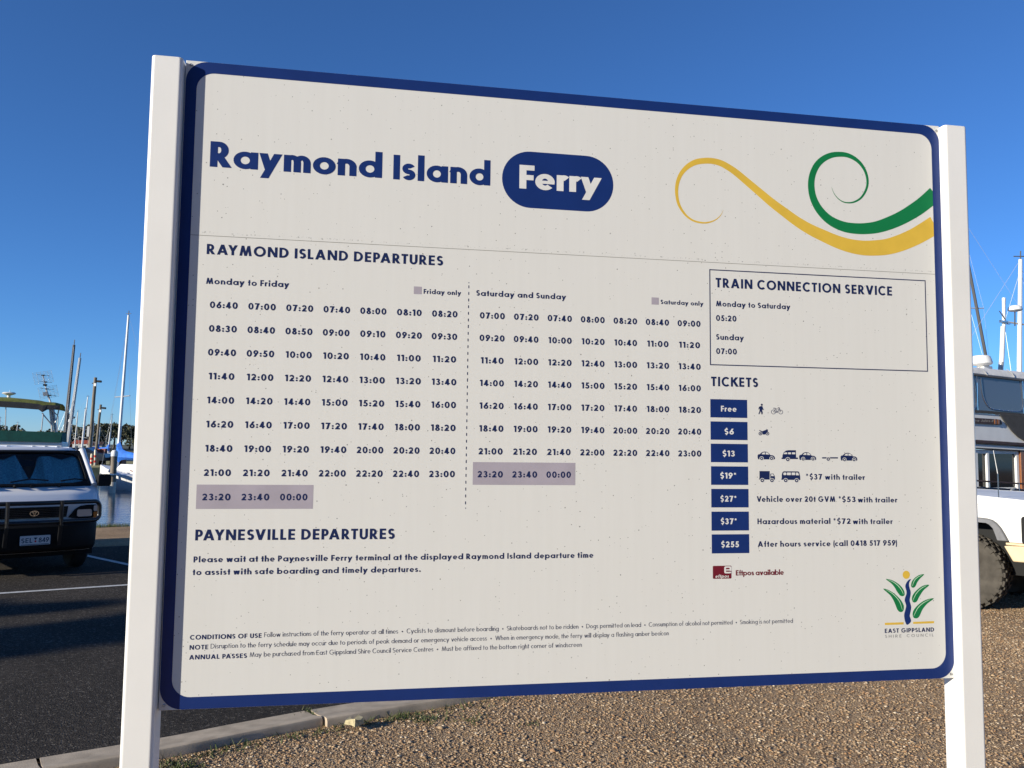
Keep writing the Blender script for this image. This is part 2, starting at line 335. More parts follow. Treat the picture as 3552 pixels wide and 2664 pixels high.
def smoothline(P, k=5):
    o = []
    for i in range(len(P) - 1):
        p0, p1, p2, p3 = P[max(i - 1, 0)], P[i], P[i + 1], P[min(i + 2, len(P) - 1)]
        for j in range(k):
            t_ = j / k
            o.append(tuple(.5 * (2 * b_ + (c - a) * t_ + (2 * a - 5 * b_ + 4 * c - d) * t_ ** 2 + (3 * b_ - a - 3 * c + d) * t_ ** 3) for a, b_, c, d in zip(p0, p1, p2, p3)))
    return o + [tuple(P[-1])]
def closed(P, k=4):
    n = len(P); o = []
    for i in range(n):
        p0, p1, p2, p3 = P[i - 1], P[i], P[(i + 1) % n], P[(i + 2) % n]
        for j in range(k):
            t_ = j / k
            o.append(tuple(.5 * (2 * b_ + (c - a) * t_ + (2 * a - 5 * b_ + 4 * c - d) * t_ ** 2 + (3 * b_ - a - 3 * c + d) * t_ ** 3) for a, b_, c, d in zip(p0, p1, p2, p3)))
    return o
def swirl(mb, P, off):
    S_ = smoothline(P); L_ = []; Rr = []
    for i, (a, b_, w) in enumerate(S_):
        c, d = S_[max(i - 1, 0)], S_[min(i + 1, len(S_) - 1)]; dx, dy = d[0] - c[0], d[1] - c[1]; l = math.hypot(dx, dy)
        L_.append((a - dy / l * w / 2, b_ + dx / l * w / 2)); Rr.append((a + dy / l * w / 2, b_ - dx / l * w / 2))
    n = len(S_); o = len(mb.v); mb.v += [(a, -off, b_) for a, b_ in L_] + [(a, -off, b_) for a, b_ in Rr]
    mb.f += [(o + i, o + i + 1, o + n + i + 1, o + n + i) for i in range(n - 1)]; return mb

# ------------------------------------------------------------------ the sign
PW, PH = 2.1, 1.582
YAW = 0.17648336
sign = tag(empty('ferry_sign', (-0.8227899, 2.02521943, 0.0), YAW), 'large white ferry timetable sign with a blue border between two white posts', 'sign')
Z0 = 0.97843871
def up_(o):
    for v_ in o.data.vertices: v_.co.z += Z0
    return o
panel = up_(MB().box((PW / 2, .013, PH / 2), (PW, .026, PH)).build('panel', M['panel'], sign, bevel=.001))
def part(name, mb, m_):
    o = up_(mb.build(name, M[m_], panel, fix=False))
    for v_ in o.data.vertices: v_.co.y *= .35          # vinyl lies a fraction of a millimetre proud of the sheet
    return o
for u0, u1 in ((-.0757, -.0025), (2.0987, 2.1718)):
    pm = MB().rbox(((u0 + u1) / 2, .0115, (1.574 + Z0) / 2 - .15), (u1 - u0, .075, 1.574 + Z0 + .3), r=.009, ax=2, n=6)
    po = pm.build('post', M['post'], sign)
    MB().rbox(((u0 + u1) / 2, .0115, 1.574 + Z0 + .0015), (u1 - u0 - .001, .074, .003), r=.009, ax=2).build('post_cap', M['post'], po, bevel=.001)
for u_, v_ in ((.0119, 1.5705), (2.0915, 1.567), (.012, .0115), (2.088, .0115)):
    up_(MB().lathe([(.0038, 0), (.0038, -.0012), (.0022, -.0022), (.0008, -.0016)], (u_, 0, v_), 'y', 12).build('screw', M['screw'], sign))
# border ring with rounded corners (outer edge runs off the sheet's sides)
part('border', ring(MB(), rrect(.0012, .0006, 2.0996, 1.5814, .052, 10), rrect(.0275, .0285, 2.0735, 1.5535, .043, 10), .0010), 'blue')
part('seam_line', rect(MB(), .0275, 1.1393, 2.0735, 1.1405, .0006), 'dirt')
# title
mb = MB(); write(mb, 'Raymond', .0660, 1.3145, .0650, .25, .4895, gap=.055, trk=(-.02, .02)); write(mb, 'Island', .5180, 1.3135, .0650, .25, .7715, gap=.07, trk=(-.02, .02))
part('title_lettering', mb, 'blue')
pill = part('ferry_badge', shape(MB(), rrect(.8029, 1.2605, 1.1080, 1.4135, .0762, 12), .0006), 'blue')
part('badge_lettering', write(MB(), 'Ferry', .8495, 1.3118, .0640, .25, 1.0755, off=.0010, gap=.05, trk=(-.02, .02)), 'white_ink')
YL = [(1.4242,1.2890,.0004),(1.4157,1.2727,.0018),(1.4003,1.2593,.0029),(1.3811,1.2515,.0040),(1.3621,1.2493,.0047),(1.3394,1.2527,.0051),(1.3205,1.2625,.0058),(1.3055,1.2780,.0069),(1.2943,1.2973,.0080),(1.2892,1.3189,.0088),(1.2885,1.3407,.0095),(1.2928,1.3630,.0106),(1.3023,1.3838,.0117),(1.3194,1.4034,.0136),(1.3423,1.4179,.0155),(1.3671,1.4241,.0166),(1.3920,1.4256,.0170),(1.4170,1.4215,.0178),(1.4400,1.4113,.0186),(1.4631,1.3977,.0197),(1.4939,1.3749,.0208),(1.5286,1.3490,.0223),(1.5674,1.3199,.0246),(1.6064,1.2940,.0269),(1.6455,1.2691,.0291),(1.6849,1.2490,.0318),(1.7245,1.2334,.0345),(1.7644,1.2191,.0368),(1.8046,1.2093,.0395),(1.8451,1.2051,.0423),(1.8819,1.2067,.0443),(1.9232,1.2127,.0460),(1.9649,1.2260,.0481),(2.0070,1.2444,.0498),(2.0411,1.2632,.0519),(2.0776,1.2853,.0540)]
GL = [(1.7527,1.3756,.0004),(1.7592,1.3590,.0015),(1.7711,1.3446,.0023),(1.7871,1.3354,.0030),(1.8053,1.3336,.0038),(1.8237,1.3378,.0049),(1.8424,1.3492,.0057),(1.8563,1.3673,.0065),(1.8642,1.3869,.0069),(1.8651,1.4080,.0077),(1.8586,1.4305,.0084),(1.8447,1.4506,.0100),(1.8246,1.4652,.0119),(1.8022,1.4728,.0134),(1.7798,1.4734,.0145),(1.7554,1.4693,.0157),(1.7309,1.4576,.0171),(1.7104,1.4390,.0182),(1.6971,1.4153,.0189),(1.6906,1.3903,.0197),(1.6905,1.3639,.0204),(1.6965,1.3379,.0215),(1.7100,1.3124,.0233),(1.7316,1.2893,.0252),(1.7575,1.2732,.0275),(1.7896,1.2630,.0294),(1.8220,1.2600,.0310),(1.8546,1.2615,.0322),(1.8917,1.2679,.0342),(1.9333,1.2825,.0374),(1.9753,1.3022,.0395),(2.0178,1.3279,.0424),(2.0479,1.3498,.0437),(2.0804,1.3771,.0458)]
part('yellow_swirl', swirl(MB(), YL, .0005), 'yellow'); part('green_swirl', swirl(MB(), GL, .0006), 'green')
# headings
part('heading_lettering', write(MB(), 'RAYMOND ISLAND DEPARTURES', .0670, 1.0937, .0256, .225, .6507), 'navy')
part('heading_lettering', write(MB(), 'PAYNESVILLE DEPARTURES', .0670, .3952, .0260, .225, .5418), 'navy')
part('heading_lettering', write(MB(), 'TRAIN CONNECTION SERVICE', 1.3999, 1.0712, .0264, .225, 1.9350), 'navy')
part('heading_lettering', write(MB(), 'TICKETS', 1.3845, .7992, .0258, .225, 1.5210), 'navy')
part('day_lettering', write(MB(), 'Monday to Friday', .0685, 1.0195, .0152, .225, .2665), 'navy')
part('day_lettering', write(MB(), 'Saturday and Sunday', .7387, 1.0192, .0148, .225, .9786), 'navy')
part('key_lettering', write(MB(), 'Friday only', .6022, 1.0184, .0122, .225, .6992), 'navy')
part('key_lettering', write(MB(), 'Saturday only', 1.2417, 1.0184, .0118, .225, 1.3637), 'navy')
part('key_square', rect(MB(), .577, 1.0165, .5974, 1.0362, .0005), 'mauve'); part('key_square', rect(MB(), 1.2158, 1.0161, 1.2364, 1.0354, .0005), 'mauve')
part('highlight_band', rect(MB(), .0657, .4703, .3404, .5287, .0005), 'mauve'); part('highlight_band', rect(MB(), .7365, .5306, 1.0063, .5885, .0005), 'mauve')
WK = ['06:40 07:00 07:20 07:40 08:00 08:10 08:20', '08:30 08:40 08:50 09:00 09:10 09:20 09:30', '09:40 09:50 10:00 10:20 10:40 11:00 11:20', '11:40 12:00 12:20 12:40 13:00 13:20 13:40', '14:00 14:20 14:40 15:00 15:20 15:40 16:00', '16:20 16:40 17:00 17:20 17:40 18:00 18:20', '18:40 19:00 19:20 19:40 20:00 20:20 20:40', '21:00 21:20 21:40 22:00 22:20 22:40 23:00', '23:20 23:40 00:00']
WE = ['07:00 07:20 07:40 08:00 08:20 08:40 09:00', '09:20 09:40 10:00 10:20 10:40 11:00 11:20', '11:40 12:00 12:20 12:40 13:00 13:20 13:40', '14:00 14:20 14:40 15:00 15:20 15:40 16:00', '16:20 16:40 17:00 17:20 17:40 18:00 18:20', '18:40 19:00 19:20 19:40 20:00 20:20 20:40', '21:00 21:20 21:40 22:00 22:20 22:40 23:00', '23:20 23:40 00:00']
for rows, c0, dc in ((WK, .1118, .0909), (WE, .7812, .0901)):
    mb = MB()
    for i, row in enumerate(rows):
        for j, tm in enumerate(row.split()):
            wd = .0655 - .0028 * sum(ch == '1' for ch in tm)
            uc = c0 + dc * j + (.0004 if tm[0] != '1' else .0016)
            write(mb, tm, uc - wd / 2, .9600 - .05865 * i, .0163, .235, uc + wd / 2, gap=.12)
    part('timetable_lettering', mb, 'navy')
mb = MB(); v_ = 1.0455; shape(mb, [(.7189 + .0014 * math.cos(R(a)), 1.0522 + .0014 * math.sin(R(a))) for a in range(0, 360, 40)], .0006)
while v_ > .478: shape(mb, rrect(.7178, v_ - .0078, .7202, v_, .0011, 3), .0006); v_ -= .0174
shape(mb, [(.7193 + .0014 * math.cos(R(a)), .4715 + .0014 * math.sin(R(a))) for a in range(0, 360, 40)], .0006)
part('dashed_divider', mb, 'navy')
mb = MB(); write(mb, 'Please wait at the Paynesville Ferry terminal at the displayed Raymond Island departure time', .0653, .3432, .0142, .225, 1.0557)
write(mb, 'to assist with safe boarding and timely departures.', .0645, .3132, .0142, .225, .6083); part('notice_lettering', mb, 'navy')
# train connection box
part('box_outline', ring(MB(), [(1.3818, .8562), (2.0424, .8562), (2.0424, 1.1208), (1.3818, 1.1208)], [(1.3846, .8590), (2.0396, .8590), (2.0396, 1.1180), (1.3846, 1.1180)], .0006), 'navy')
for tx, a, v_, cp, e in (('Monday to Saturday', 1.4006, 1.0190, .0150, 1.6199), ('Sunday', 1.4002, .9268, .0155, 1.481)): part('day_lettering', write(MB(), tx, a, v_, cp, .225, e), 'navy')
for tx, a, v_, cp, e in (('05:20', 1.4002, .9786, .0160, 1.4595), ('07:00', 1.3998, .8876, .0158, 1.4597)): part('train_time_lettering', write(MB(), tx, a, v_, cp, .225, e), 'navy')
# price tiles
PT = [('Free', .7308, 1.4125, 1.4574), ('$6', .6690, 1.4224, 1.4490), ('$13', .6095, 1.4162, 1.4514), ('$19*', .5500, 1.4090, 1.4546), ('$27*', .4880, 1.4090, 1.4546), ('$37*', .4278, 1.4095, 1.4550), ('$255', .3665, 1.4103, 1.4608)]
TY = [(.7143, .7639), (.6540, .7035), (.5936, .6434), (.5328, .5826), (.4725, .5221), (.4108, .4614), (.3505, .4010)]
for i, ((tx, bv, a, b_), (y0, y1)) in enumerate(zip(PT, TY)):
    part('price_tile', rect(MB(), 1.3819 + .0002 * i, y0, 1.4886 + .0003 * i, y1, .0006), 'blue')
    part('price_lettering', write(MB(), tx, a, bv, .0155, .225, b_, off=.0009), 'white_ink')
for a, b_, c, d in ((1.668, .5442, 1.712, .5655), (1.7662, .4826, 1.8095, .5035), (1.7508, .4228, 1.7937, .4436)): part('price_sticker', rect(MB(), a, b_, c, d, .0005), 'patch')
mb = MB()
write(mb, '*', 1.6590, .546, .0185, .17); write(mb, '$37', 1.6701, .5483, .0155, .225, 1.7075); write(mb, 'with trailer', 1.7160, .5483, .0145, .225, 1.8366)
write(mb, 'Vehicle over 20t GVM', 1.5136, .4876, .0150, .225, 1.7456); write(mb, '*', 1.7560, .4845, .0185, .17); write(mb, '$53', 1.7664, .4868, .0152, .225, 1.8074); write(mb, 'with trailer', 1.8140, .4860, .0145, .225, 1.9345)
write(mb, 'Hazardous material', 1.5148, .4276, .0150, .225, 1.7295); write(mb, '*', 1.7390, .4245, .0185, .17); write(mb, '$72', 1.7503, .4270, .0152, .225, 1.7911); write(mb, 'with trailer', 1.7976, .4264, .0145, .225, 1.9186)
write(mb, 'After hours service (call 0418 517 959)', 1.5150, .3668, .0150, .225, 1.9312)
part('tariff_lettering', mb, 'navy')
def ic(a, b_):   # drawing grid of the little vehicles -> sheet metres
    s_, t_ = a / 2212, b_ / 1416
    q = [(1.37896, .76705), (1.80701, .77642), (1.37708, .51867), (1.80125, .51976)]
    return tuple((1 - s_) * (1 - t_) * q[0][i] + s_ * (1 - t_) * q[1][i] + (1 - s_) * t_ * q[2][i] + s_ * t_ * q[3][i] for i in (0, 1))
def I_(mb, pts, off): return shape(mb, [ic(a, b_) for a, b_ in pts], off)
def disc(cx, cy, r_, n=20): return [(cx + r_ * math.cos(2 * math.pi * k / n), cy + r_ * math.sin(2 * math.pi * k / n)) for k in range(n)]
def hoop(mb, cx, cy, r_, w, off): return ring(mb, [ic(*q) for q in disc(cx, cy, r_)], [ic(*q) for q in disc(cx, cy, r_ - w)], off)
def wheel_i(dk, lt, cx, cy, r_=24):
    I_(lt, disc(cx, cy, r_ + 8), .0008); I_(dk, disc(cx, cy, r_), .0010); I_(lt, disc(cx, cy, r_ * .40), .0012)
def icon(name, dk, lt=None):
    o = part(name, dk, 'navy')
    if lt and lt.v: part('icon_gaps', lt, 'panel')
mb = MB(); I_(mb, disc(790, 107, 16), .0006); I_(mb, [(748, 138), (778, 126), (800, 130), (808, 160), (820, 182), (808, 190), (796, 176), (795, 195), (805, 225), (801, 255), (784, 255), (780, 225), (772, 207), (765, 232), (752, 255), (738, 250), (752, 215), (757, 185), (756, 160), (748, 180), (738, 176)], .0006); icon('walker_pictogram', mb)
mb = MB(); hoop(mb, 968, 218, 36, 7, .0006); hoop(mb, 1080, 220, 34, 7, .00061)
for k, (a, b_) in enumerate([((968, 218), (1000, 167)), ((1000, 170), (1060, 172)), ((1056, 152), (1082, 220)), ((1000, 165), (1022, 222)), ((1022, 220), (1060, 172)), ((968, 218), (1022, 222)), ((1036, 153), (1060, 153)), ((964, 160), (998, 160))]):
    I_(mb, [tuple(q) for q in _L(a[0], a[1], b_[0], b_[1], 7 if k < 6 else 10)[0]], .00062 + k * 1e-5)
I_(mb, disc(1022, 220, 11), .00075); icon('bicycle_pictogram', mb)
mb = MB(); hoop(mb, 768, 552, 27, 10, .0006); hoop(mb, 876, 552, 27, 10, .00061); I_(mb, disc(876, 552, 9), .0006); I_(mb, disc(768, 552, 10), .0006)
I_(mb, [(748, 495), (800, 515), (835, 500), (860, 492), (862, 478), (886, 497), (878, 515), (892, 533), (856, 536), (842, 566), (803, 566), (795, 533), (750, 506)], .00065); icon('motorcycle_pictogram', mb)
def car_icon(dx, dy, name='car_pictogram'):
    dk, lt = MB(), MB(); T = lambda P: [(a + dx, b_ + dy) for a, b_ in P]
    I_(dk, T([(725, 890), (735, 870), (758, 868), (790, 838), (812, 830), (840, 827), (872, 833), (900, 855), (918, 880), (960, 885), (985, 905), (992, 940), (975, 948), (735, 946), (727, 920)]), .0006)
    I_(lt, T([(785, 868), (805, 845), (838, 838), (838, 871)]), .0008); I_(lt, T([(850, 838), (880, 845), (905, 873), (850, 871)]), .0008)
    wheel_i(dk, lt, 787 + dx, 932 + dy); wheel_i(dk, lt, 938 + dx, 932 + dy); icon(name, dk, lt)
car_icon(0, 0); car_icon(637, 9); car_icon(1284, 19)
dk, lt = MB(), MB(); I_(dk, [(1105, 922), (1106, 885), (1125, 840), (1160, 812), (1200, 806), (1312, 807), (1315, 922)], .0006); I_(dk, rrect(1090, 926 - 8, 1345, 926 + 16, 10, 3), .00062)
I_(lt, [(1120, 866), (1138, 842), (1178, 840), (1178, 867)], .0008); I_(lt, rrect(1192, 840, 1237, 868, 4, 2), .0008); I_(lt, rrect(1252, 840, 1302, 868, 4, 2), .0008); wheel_i(dk, lt, 1187, 947, 27); icon('caravan_pictogram', dk, lt)
dk, lt = MB(), MB(); I_(dk, rrect(1718, 914, 1970, 934, 9, 3), .0006); wheel_i(dk, lt, 1815, 942, 26); icon('trailer_pictogram', dk, lt)
dk, lt = MB(), MB(); I_(dk, [(755, 1125), (910, 1126), (910, 1256), (748, 1254), (748, 1240), (755, 1240)], .0006); I_(dk, [(920, 1165), (968, 1165), (990, 1212), (990, 1256), (920, 1256)], .0006); I_(lt, [(932, 1173), (962, 1173), (978, 1202), (932, 1202)], .0008); wheel_i(dk, lt, 797, 1267, 27); wheel_i(dk, lt, 944, 1267, 27); icon('truck_pictogram', dk, lt)
dk, lt = MB(), MB(); I_(dk, [(1095, 1185), (1105, 1145), (1125, 1129), (1350, 1131), (1362, 1142), (1378, 1205), (1380, 1262), (1088, 1258), (1086, 1242), (1095, 1238)], .0006)
for P in (rrect(1120, 1148, 1165, 1187, 12, 3), rrect(1175, 1148, 1235, 1187, 4, 2), rrect(1247, 1148, 1302, 1187, 4, 2), [(1313, 1149), (1345, 1149), (1362, 1190), (1313, 1190)]): I_(lt, P, .0008)
wheel_i(dk, lt, 1155, 1268, 27); wheel_i(dk, lt, 1323, 1270, 27); icon('bus_pictogram', dk, lt)
# card-payment badge
part('payment_badge', shape(MB(), rrect(1.3856, .2838, 1.4386, .3178, .0025, 3), .0006), 'maroon')
mb = MB(); ring(mb, rrect(1.4180, .2975, 1.4382, .3162, .004, 3), rrect(1.4228, .3015, 1.4336, .3122, .002, 3), .0009); rect(mb, 1.4228, .3050, 1.4336, .3082, .00092); part('payment_gap', rect(MB(), 1.4330, .3018, 1.4384, .3042, .0015), 'maroon')
write(mb, 'eftpos', 1.3925, .2862, .0085, .225, 1.4305, off=.0009, slant=.2); part('payment_lettering', mb, 'white_ink')
part('payment_note_lettering', write(MB(), 'Eftpos available', 1.4510, .2915, .0140, .225, 1.5893), 'maroon')
# small print
B3 = MB(); T3 = MB()
write(B3, 'CONDITIONS OF USE', .0643, .1618, .0108, .21, .2288); write(T3, 'Follow instructions of the ferry operator at all times  •  Cyclists to dismount before boarding  •  Skateboards not to be ridden  •  Dogs permitted on lead  •  Consumption of alcohol not permitted  •  Smoking is not permitted', .2348, .1632, .0112, .105, 1.6139, gap=.15, space=.36, trk=(-.02, .02))
write(B3, 'NOTE', .0643, .1384, .0108, .21, .1065); write(T3, 'Disruption to the ferry schedule may occur due to periods of peak demand or emergency vehicle access  •  When in emergency mode, the ferry will display a flashing amber beacon', .1121, .1398, .0112, .105, 1.2612, gap=.15, space=.36, trk=(-.02, .02))
write(B3, 'ANNUAL PASSES', .0642, .1154, .0108, .21, .1961); write(T3, 'May be purchased from East Gippsland Shire Council Service Centres  •  Must be affixed to the bottom right corner of windscreen', .2027, .1172, .0112, .105, 1.0256, gap=.15, space=.36, trk=(-.02, .02))
part('conditions_heading', B3, 'navy'); part('conditions_lettering', T3, 'thin')
# council emblem
def ej(a, b_): return (1.8317 + a * .0001601 - b_ * .0000033, .3221 - a * .0000020 - b_ * .0001414)
def J_(mb, pts, off, sm=True): P = [ej(*q) for q in pts]; return shape(mb, closed(P) if sm else P, off)
LV = [([(400, 331), (440, 328), (520, 350), (610, 400), (690, 470), (740, 545), (757, 610), (748, 645), (710, 660), (670, 645), (640, 610), (605, 560), (560, 480), (500, 410)], [(440, 338), (540, 385), (620, 445), (690, 530), (735, 620)]),
      ([(350, 520), (400, 520), (480, 555), (580, 625), (680, 730), (735, 830), (740, 900), (725, 945), (690, 965), (650, 955), (615, 915), (585, 840), (545, 745), (480, 640)], [(400, 532), (500, 590), (590, 670), (665, 775), (710, 920)]),
      ([(1135, 241), (1090, 237), (1020, 260), (950, 310), (900, 375), (882, 440), (888, 480), (915, 496), (950, 485), (975, 450), (1000, 395), (1050, 325)], [(1090, 250), (1000, 300), (945, 360), (905, 465)]),
      ([(1230, 453), (1180, 441), (1090, 470), (990, 545), (920, 630), (897, 700), (905, 755), (935, 783), (975, 775), (1005, 740), (1040, 670), (1120, 550)], [(1180, 455), (1080, 510), (980, 610), (915, 745)]),
      ([(1320, 712), (1250, 710), (1130, 750), (1010, 835), (930, 930), (908, 1010), (925, 1070), (965, 1090), (1010, 1080), (1050, 1030), (1100, 920), (1190, 810)], [(1250, 725), (1120, 790), (1010, 890), (930, 1045)])]
for O, Vn in LV:
    lf = part('emblem_leaf', J_(MB(), O, .0006), 'green'); n = len(Vn)
    P = [(*ej(*q), .0003 + .0016 * math.sin(math.pi * (i + .3) / (n - .2))) for i, q in enumerate(Vn)]
    part('emblem_vein', swirl(MB(), P, .0008), 'paleleaf')
part('emblem_river', J_(MB(), [(880, 330), (835, 345), (795, 395), (772, 450), (775, 500), (792, 560), (790, 620), (765, 690), (757, 740), (775, 800), (785, 850), (770, 920), (748, 1000), (748, 1060), (765, 1150), (805, 1212), (878, 1145), (855, 1050), (860, 1000), (880, 900), (875, 830), (858, 770), (855, 720), (870, 640), (872, 570), (855, 510), (842, 450), (848, 390)], .0006), 'blue')
part('emblem_sun', J_(MB(), [(790 + 70 * math.cos(R(a)), 245 + 79 * math.sin(R(a))) for a in range(0, 360, 15)], .0006, False), 'yellow')
part('emblem_bar', J_(MB(), [(375, 1168), (735, 1160), (735, 1203), (378, 1210)], .0006, False), 'yellow'); part('emblem_bar', J_(MB(), [(917, 1157), (1322, 1146), (1322, 1188), (918, 1196)], .0006, False), 'yellow')
part('emblem_lettering', write(MB(), 'EAST GIPPSLAND', 1.8873, .1287, .0115, .215, 2.0391), 'navy')
part('emblem_lettering', write(MB(), 'SHIRE COUNCIL', 1.8878, .1157, .0078, .115, 2.0371, gap=.5, space=1.0), 'greyink')

# ================================================================== the setting
def sheet(name, pts, z, m_, kind='structure'):
    o = MB().add([(a, b_, z) for a, b_ in pts], [tuple(range(len(pts)))]).build(name, m_, fix=False); o.data.flip_normals() if o.data.polygons[0].normal.z < 0 else None
    return tag(o, kind=kind)
# gravel soil
m = M['gravel'] = mat('gravel_soil', (.27, .20, .14), .95, spec=.2); t, b = nodes(m)
tc = N(t, 'ShaderNodeTexCoord')
v1 = N(t, 'ShaderNodeTexVoronoi', Scale=85.0); t.links.new(tc.outputs['Object'], v1.inputs['Vector'])
n1 = N(t, 'ShaderNodeTexNoise', Scale=1.3, Detail=8.0); t.links.new(tc.outputs['Object'], n1.inputs[0])
s1 = N(t, 'ShaderNodeSeparateColor'); t.links.new(v1.outputs['Color'], s1.inputs[0])
r1 = N(t, 'ShaderNodeValToRGB'); e = r1.color_ramp.elements; e[0].position = 0; e[0].color = (.21, .135, .075, 1); e[1].position = 1; e[1].color = (.56, .41, .25, 1)
for q, c in ((.35, (.33, .22, .125)), (.7, (.42, .285, .165)), (.88, (.37, .28, .19))): x_ = e.new(q); x_.color = (*c, 1)
t.links.new(s1.outputs[0], r1.inputs[0])
r2 = N(t, 'ShaderNodeValToRGB'); e = r2.color_ramp.elements; e[0].position = .3; e[0].color = (.72, .70, .68, 1); e[1].position = .7; e[1].color = (1.12, 1.08, 1.0, 1)
t.links.new(n1.outputs[0], r2.inputs[0])
mm = N(t, 'ShaderNodeMix', data_type='RGBA', blend_type='MULTIPLY'); mm.inputs[0].default_value = 1
t.links.new(r1.outputs[0], mm.inputs[6]); t.links.new(r2.outputs[0], mm.inputs[7]); t.links.new(mm.outputs[2], b.inputs['Base Color'])
bp = N(t, 'ShaderNodeBump', Strength=1.0, Distance=.007); t.links.new(v1.outputs['Distance'], bp.inputs['Height']); bp.invert = True; t.links.new(bp.outputs[0], b.inputs['Normal'])
# asphalt
m = M['asphalt'] = mat('asphalt', (.037, .034, .031), 1.0, spec=.08); t, b = nodes(m)
tc = N(t, 'ShaderNodeTexCoord')
v1 = N(t, 'ShaderNodeTexVoronoi', Scale=95.0); t.links.new(tc.outputs['Object'], v1.inputs['Vector'])
s1 = N(t, 'ShaderNodeSeparateColor'); t.links.new(v1.outputs['Color'], s1.inputs[0])
r1 = N(t, 'ShaderNodeValToRGB'); e = r1.color_ramp.elements; e[0].color = (.025, .0215, .0185, 1); e[1].position = 1; e[1].color = (.18, .155, .125, 1); x_ = e.new(.9); x_.color = (.066, .056, .046, 1)
t.links.new(s1.outputs[0], r1.inputs[0])
n1 = N(t, 'ShaderNodeTexNoise', Scale=.9, Detail=7.0); t.links.new(tc.outputs['Object'], n1.inputs[0])
r2 = N(t, 'ShaderNodeValToRGB'); e = r2.color_ramp.elements; e[0].position = .3; e[0].color = (.75, .75, .75, 1); e[1].position = .7; e[1].color = (1.2, 1.2, 1.18, 1)
t.links.new(n1.outputs[0], r2.inputs[0]); mm = N(t, 'ShaderNodeMix', data_type='RGBA', blend_type='MULTIPLY'); mm.inputs[0].default_value = 1
t.links.new(r1.outputs[0], mm.inputs[6]); t.links.new(r2.outputs[0], mm.inputs[7]); t.links.new(mm.outputs[2], b.inputs['Base Color'])
bp = N(t, 'ShaderNodeBump', Strength=.6, Distance=.006); t.links.new(v1.outputs['Distance'], bp.inputs['Height']); t.links.new(bp.outputs[0], b.inputs['Normal'])
# water
m = M['water'] = mat('water', (.02, .035, .05), .06, spec=.5); t, b = nodes(m); b.inputs['IOR'].default_value = 1.33
tc = N(t, 'ShaderNodeTexCoord'); mp = N(t, 'ShaderNodeMapping'); mp.inputs['Scale'].default_value = (1.0, 2.2, 1); t.links.new(tc.outputs['Object'], mp.inputs[0])
w1 = N(t, 'ShaderNodeTexNoise', Scale=2.6, Detail=4.0); t.links.new(mp.outputs[0], w1.inputs[0])
bp = N(t, 'ShaderNodeBump', Strength=.22, Distance=.06); t.links.new(w1.outputs[0], bp.inputs['Height']); t.links.new(bp.outputs[0], b.inputs['Normal'])
M['concrete'] = noise_tint(mat('kerb_concrete', (.45, .365, .265), .95, spec=.1), 9, .2, .15, 150)
M['paint'] = noise_tint(mat('road_paint', (.55, .54, .51), .75), 30, .2)
M['grass'] = island_tint(mat('grass_blades', (.06, .09, .02), .8), [(.035, .055, .014), (.07, .10, .025), (.14, .13, .05)])
M['turf'] = noise_tint(mat('dry_turf', (.30, .255, .09), .95), .6, .35, .4, 6)
M['hill'] = noise_tint(mat('far_land', (.075, .075, .04), .95), .05, .4)
# land: level by the sign, falling at the bank into the lake bed
BANK = [(-90, -38), (-40, -4), (-22, 8.2), (-12, 14.7), (-8.2, 17.15), (-6.0, 18.3), (-1, 18.8), (6, 17.8), (14, 16.2), (30, 14.8), (90, 10)]
rows = []
for dy, z in ((-160, -.016), (-3.0, -.016), (-.8, -.016), (-.25, -.035), (0, -.10), (.5, -.5), (1.6, -1.4), (60, -2.4), (900, -2.6)):
    rows.append([(x + (-.5 * dy if -1 < dy < 2 else 0) * .6, (y + dy) if dy > -100 else -160, z) for x, y in BANK])
rows[0] = [(x, -160, -.016) for x, y in BANK]
g = MB().loft(rows, close=False, caps=False).build('ground', M['gravel'], fix=False)
if g.data.polygons[3].normal.z < 0: g.data.flip_normals()
tag(g, kind='structure')
sheet('water', [(-1500, -60), (1500, -60), (1500, 1500), (-1500, 1500)], -.62, M['water'])
ROADN = [(-60, -31.5), (-20, -6.45), (-15, -3.38), (-10, -.32), (-6, 2.13), (-4.2, 3.25), (-3.2, 3.87), (-2.53, 4.32), (-1.90, 4.72), (-1.62, 4.94), (-1.21, 5.24), (-.80, 5.50), (-.30, 5.82), (.4, 6.45), (1.3, 7.5), (2.1, 9.0), (2.6, 11.0), (2.7, 13.4)]
ROADF = [(2.7, 15.2), (0, 15.3), (-3, 14.8), (-5.2, 14.0), (-6.3, 13.42), (-9, 11.9), (-20, 5.7), (-60, -16.5)]
sheet('road', smoothline(ROADN, 3) + smoothline(ROADF, 3), .004, M['asphalt'])
def strip(name, a, b_, w, m_=None):
    d = Vector((b_[0] - a[0], b_[1] - a[1], 0)).normalized(); n = Vector((-d.y, d.x, 0)) * w / 2
    return sheet(name, [(a[0] + n.x, a[1] + n.y), (b_[0] + n.x, b_[1] + n.y), (b_[0] - n.x, b_[1] - n.y), (a[0] - n.x, a[1] - n.y)], .008, m_ or M['paint'])
strip('road_marking', (-14, 4.05), (-3.2, 10.44), .085)
strip('road_marking', (-6.9, 12.93), (-4.3, 10.68), .085)
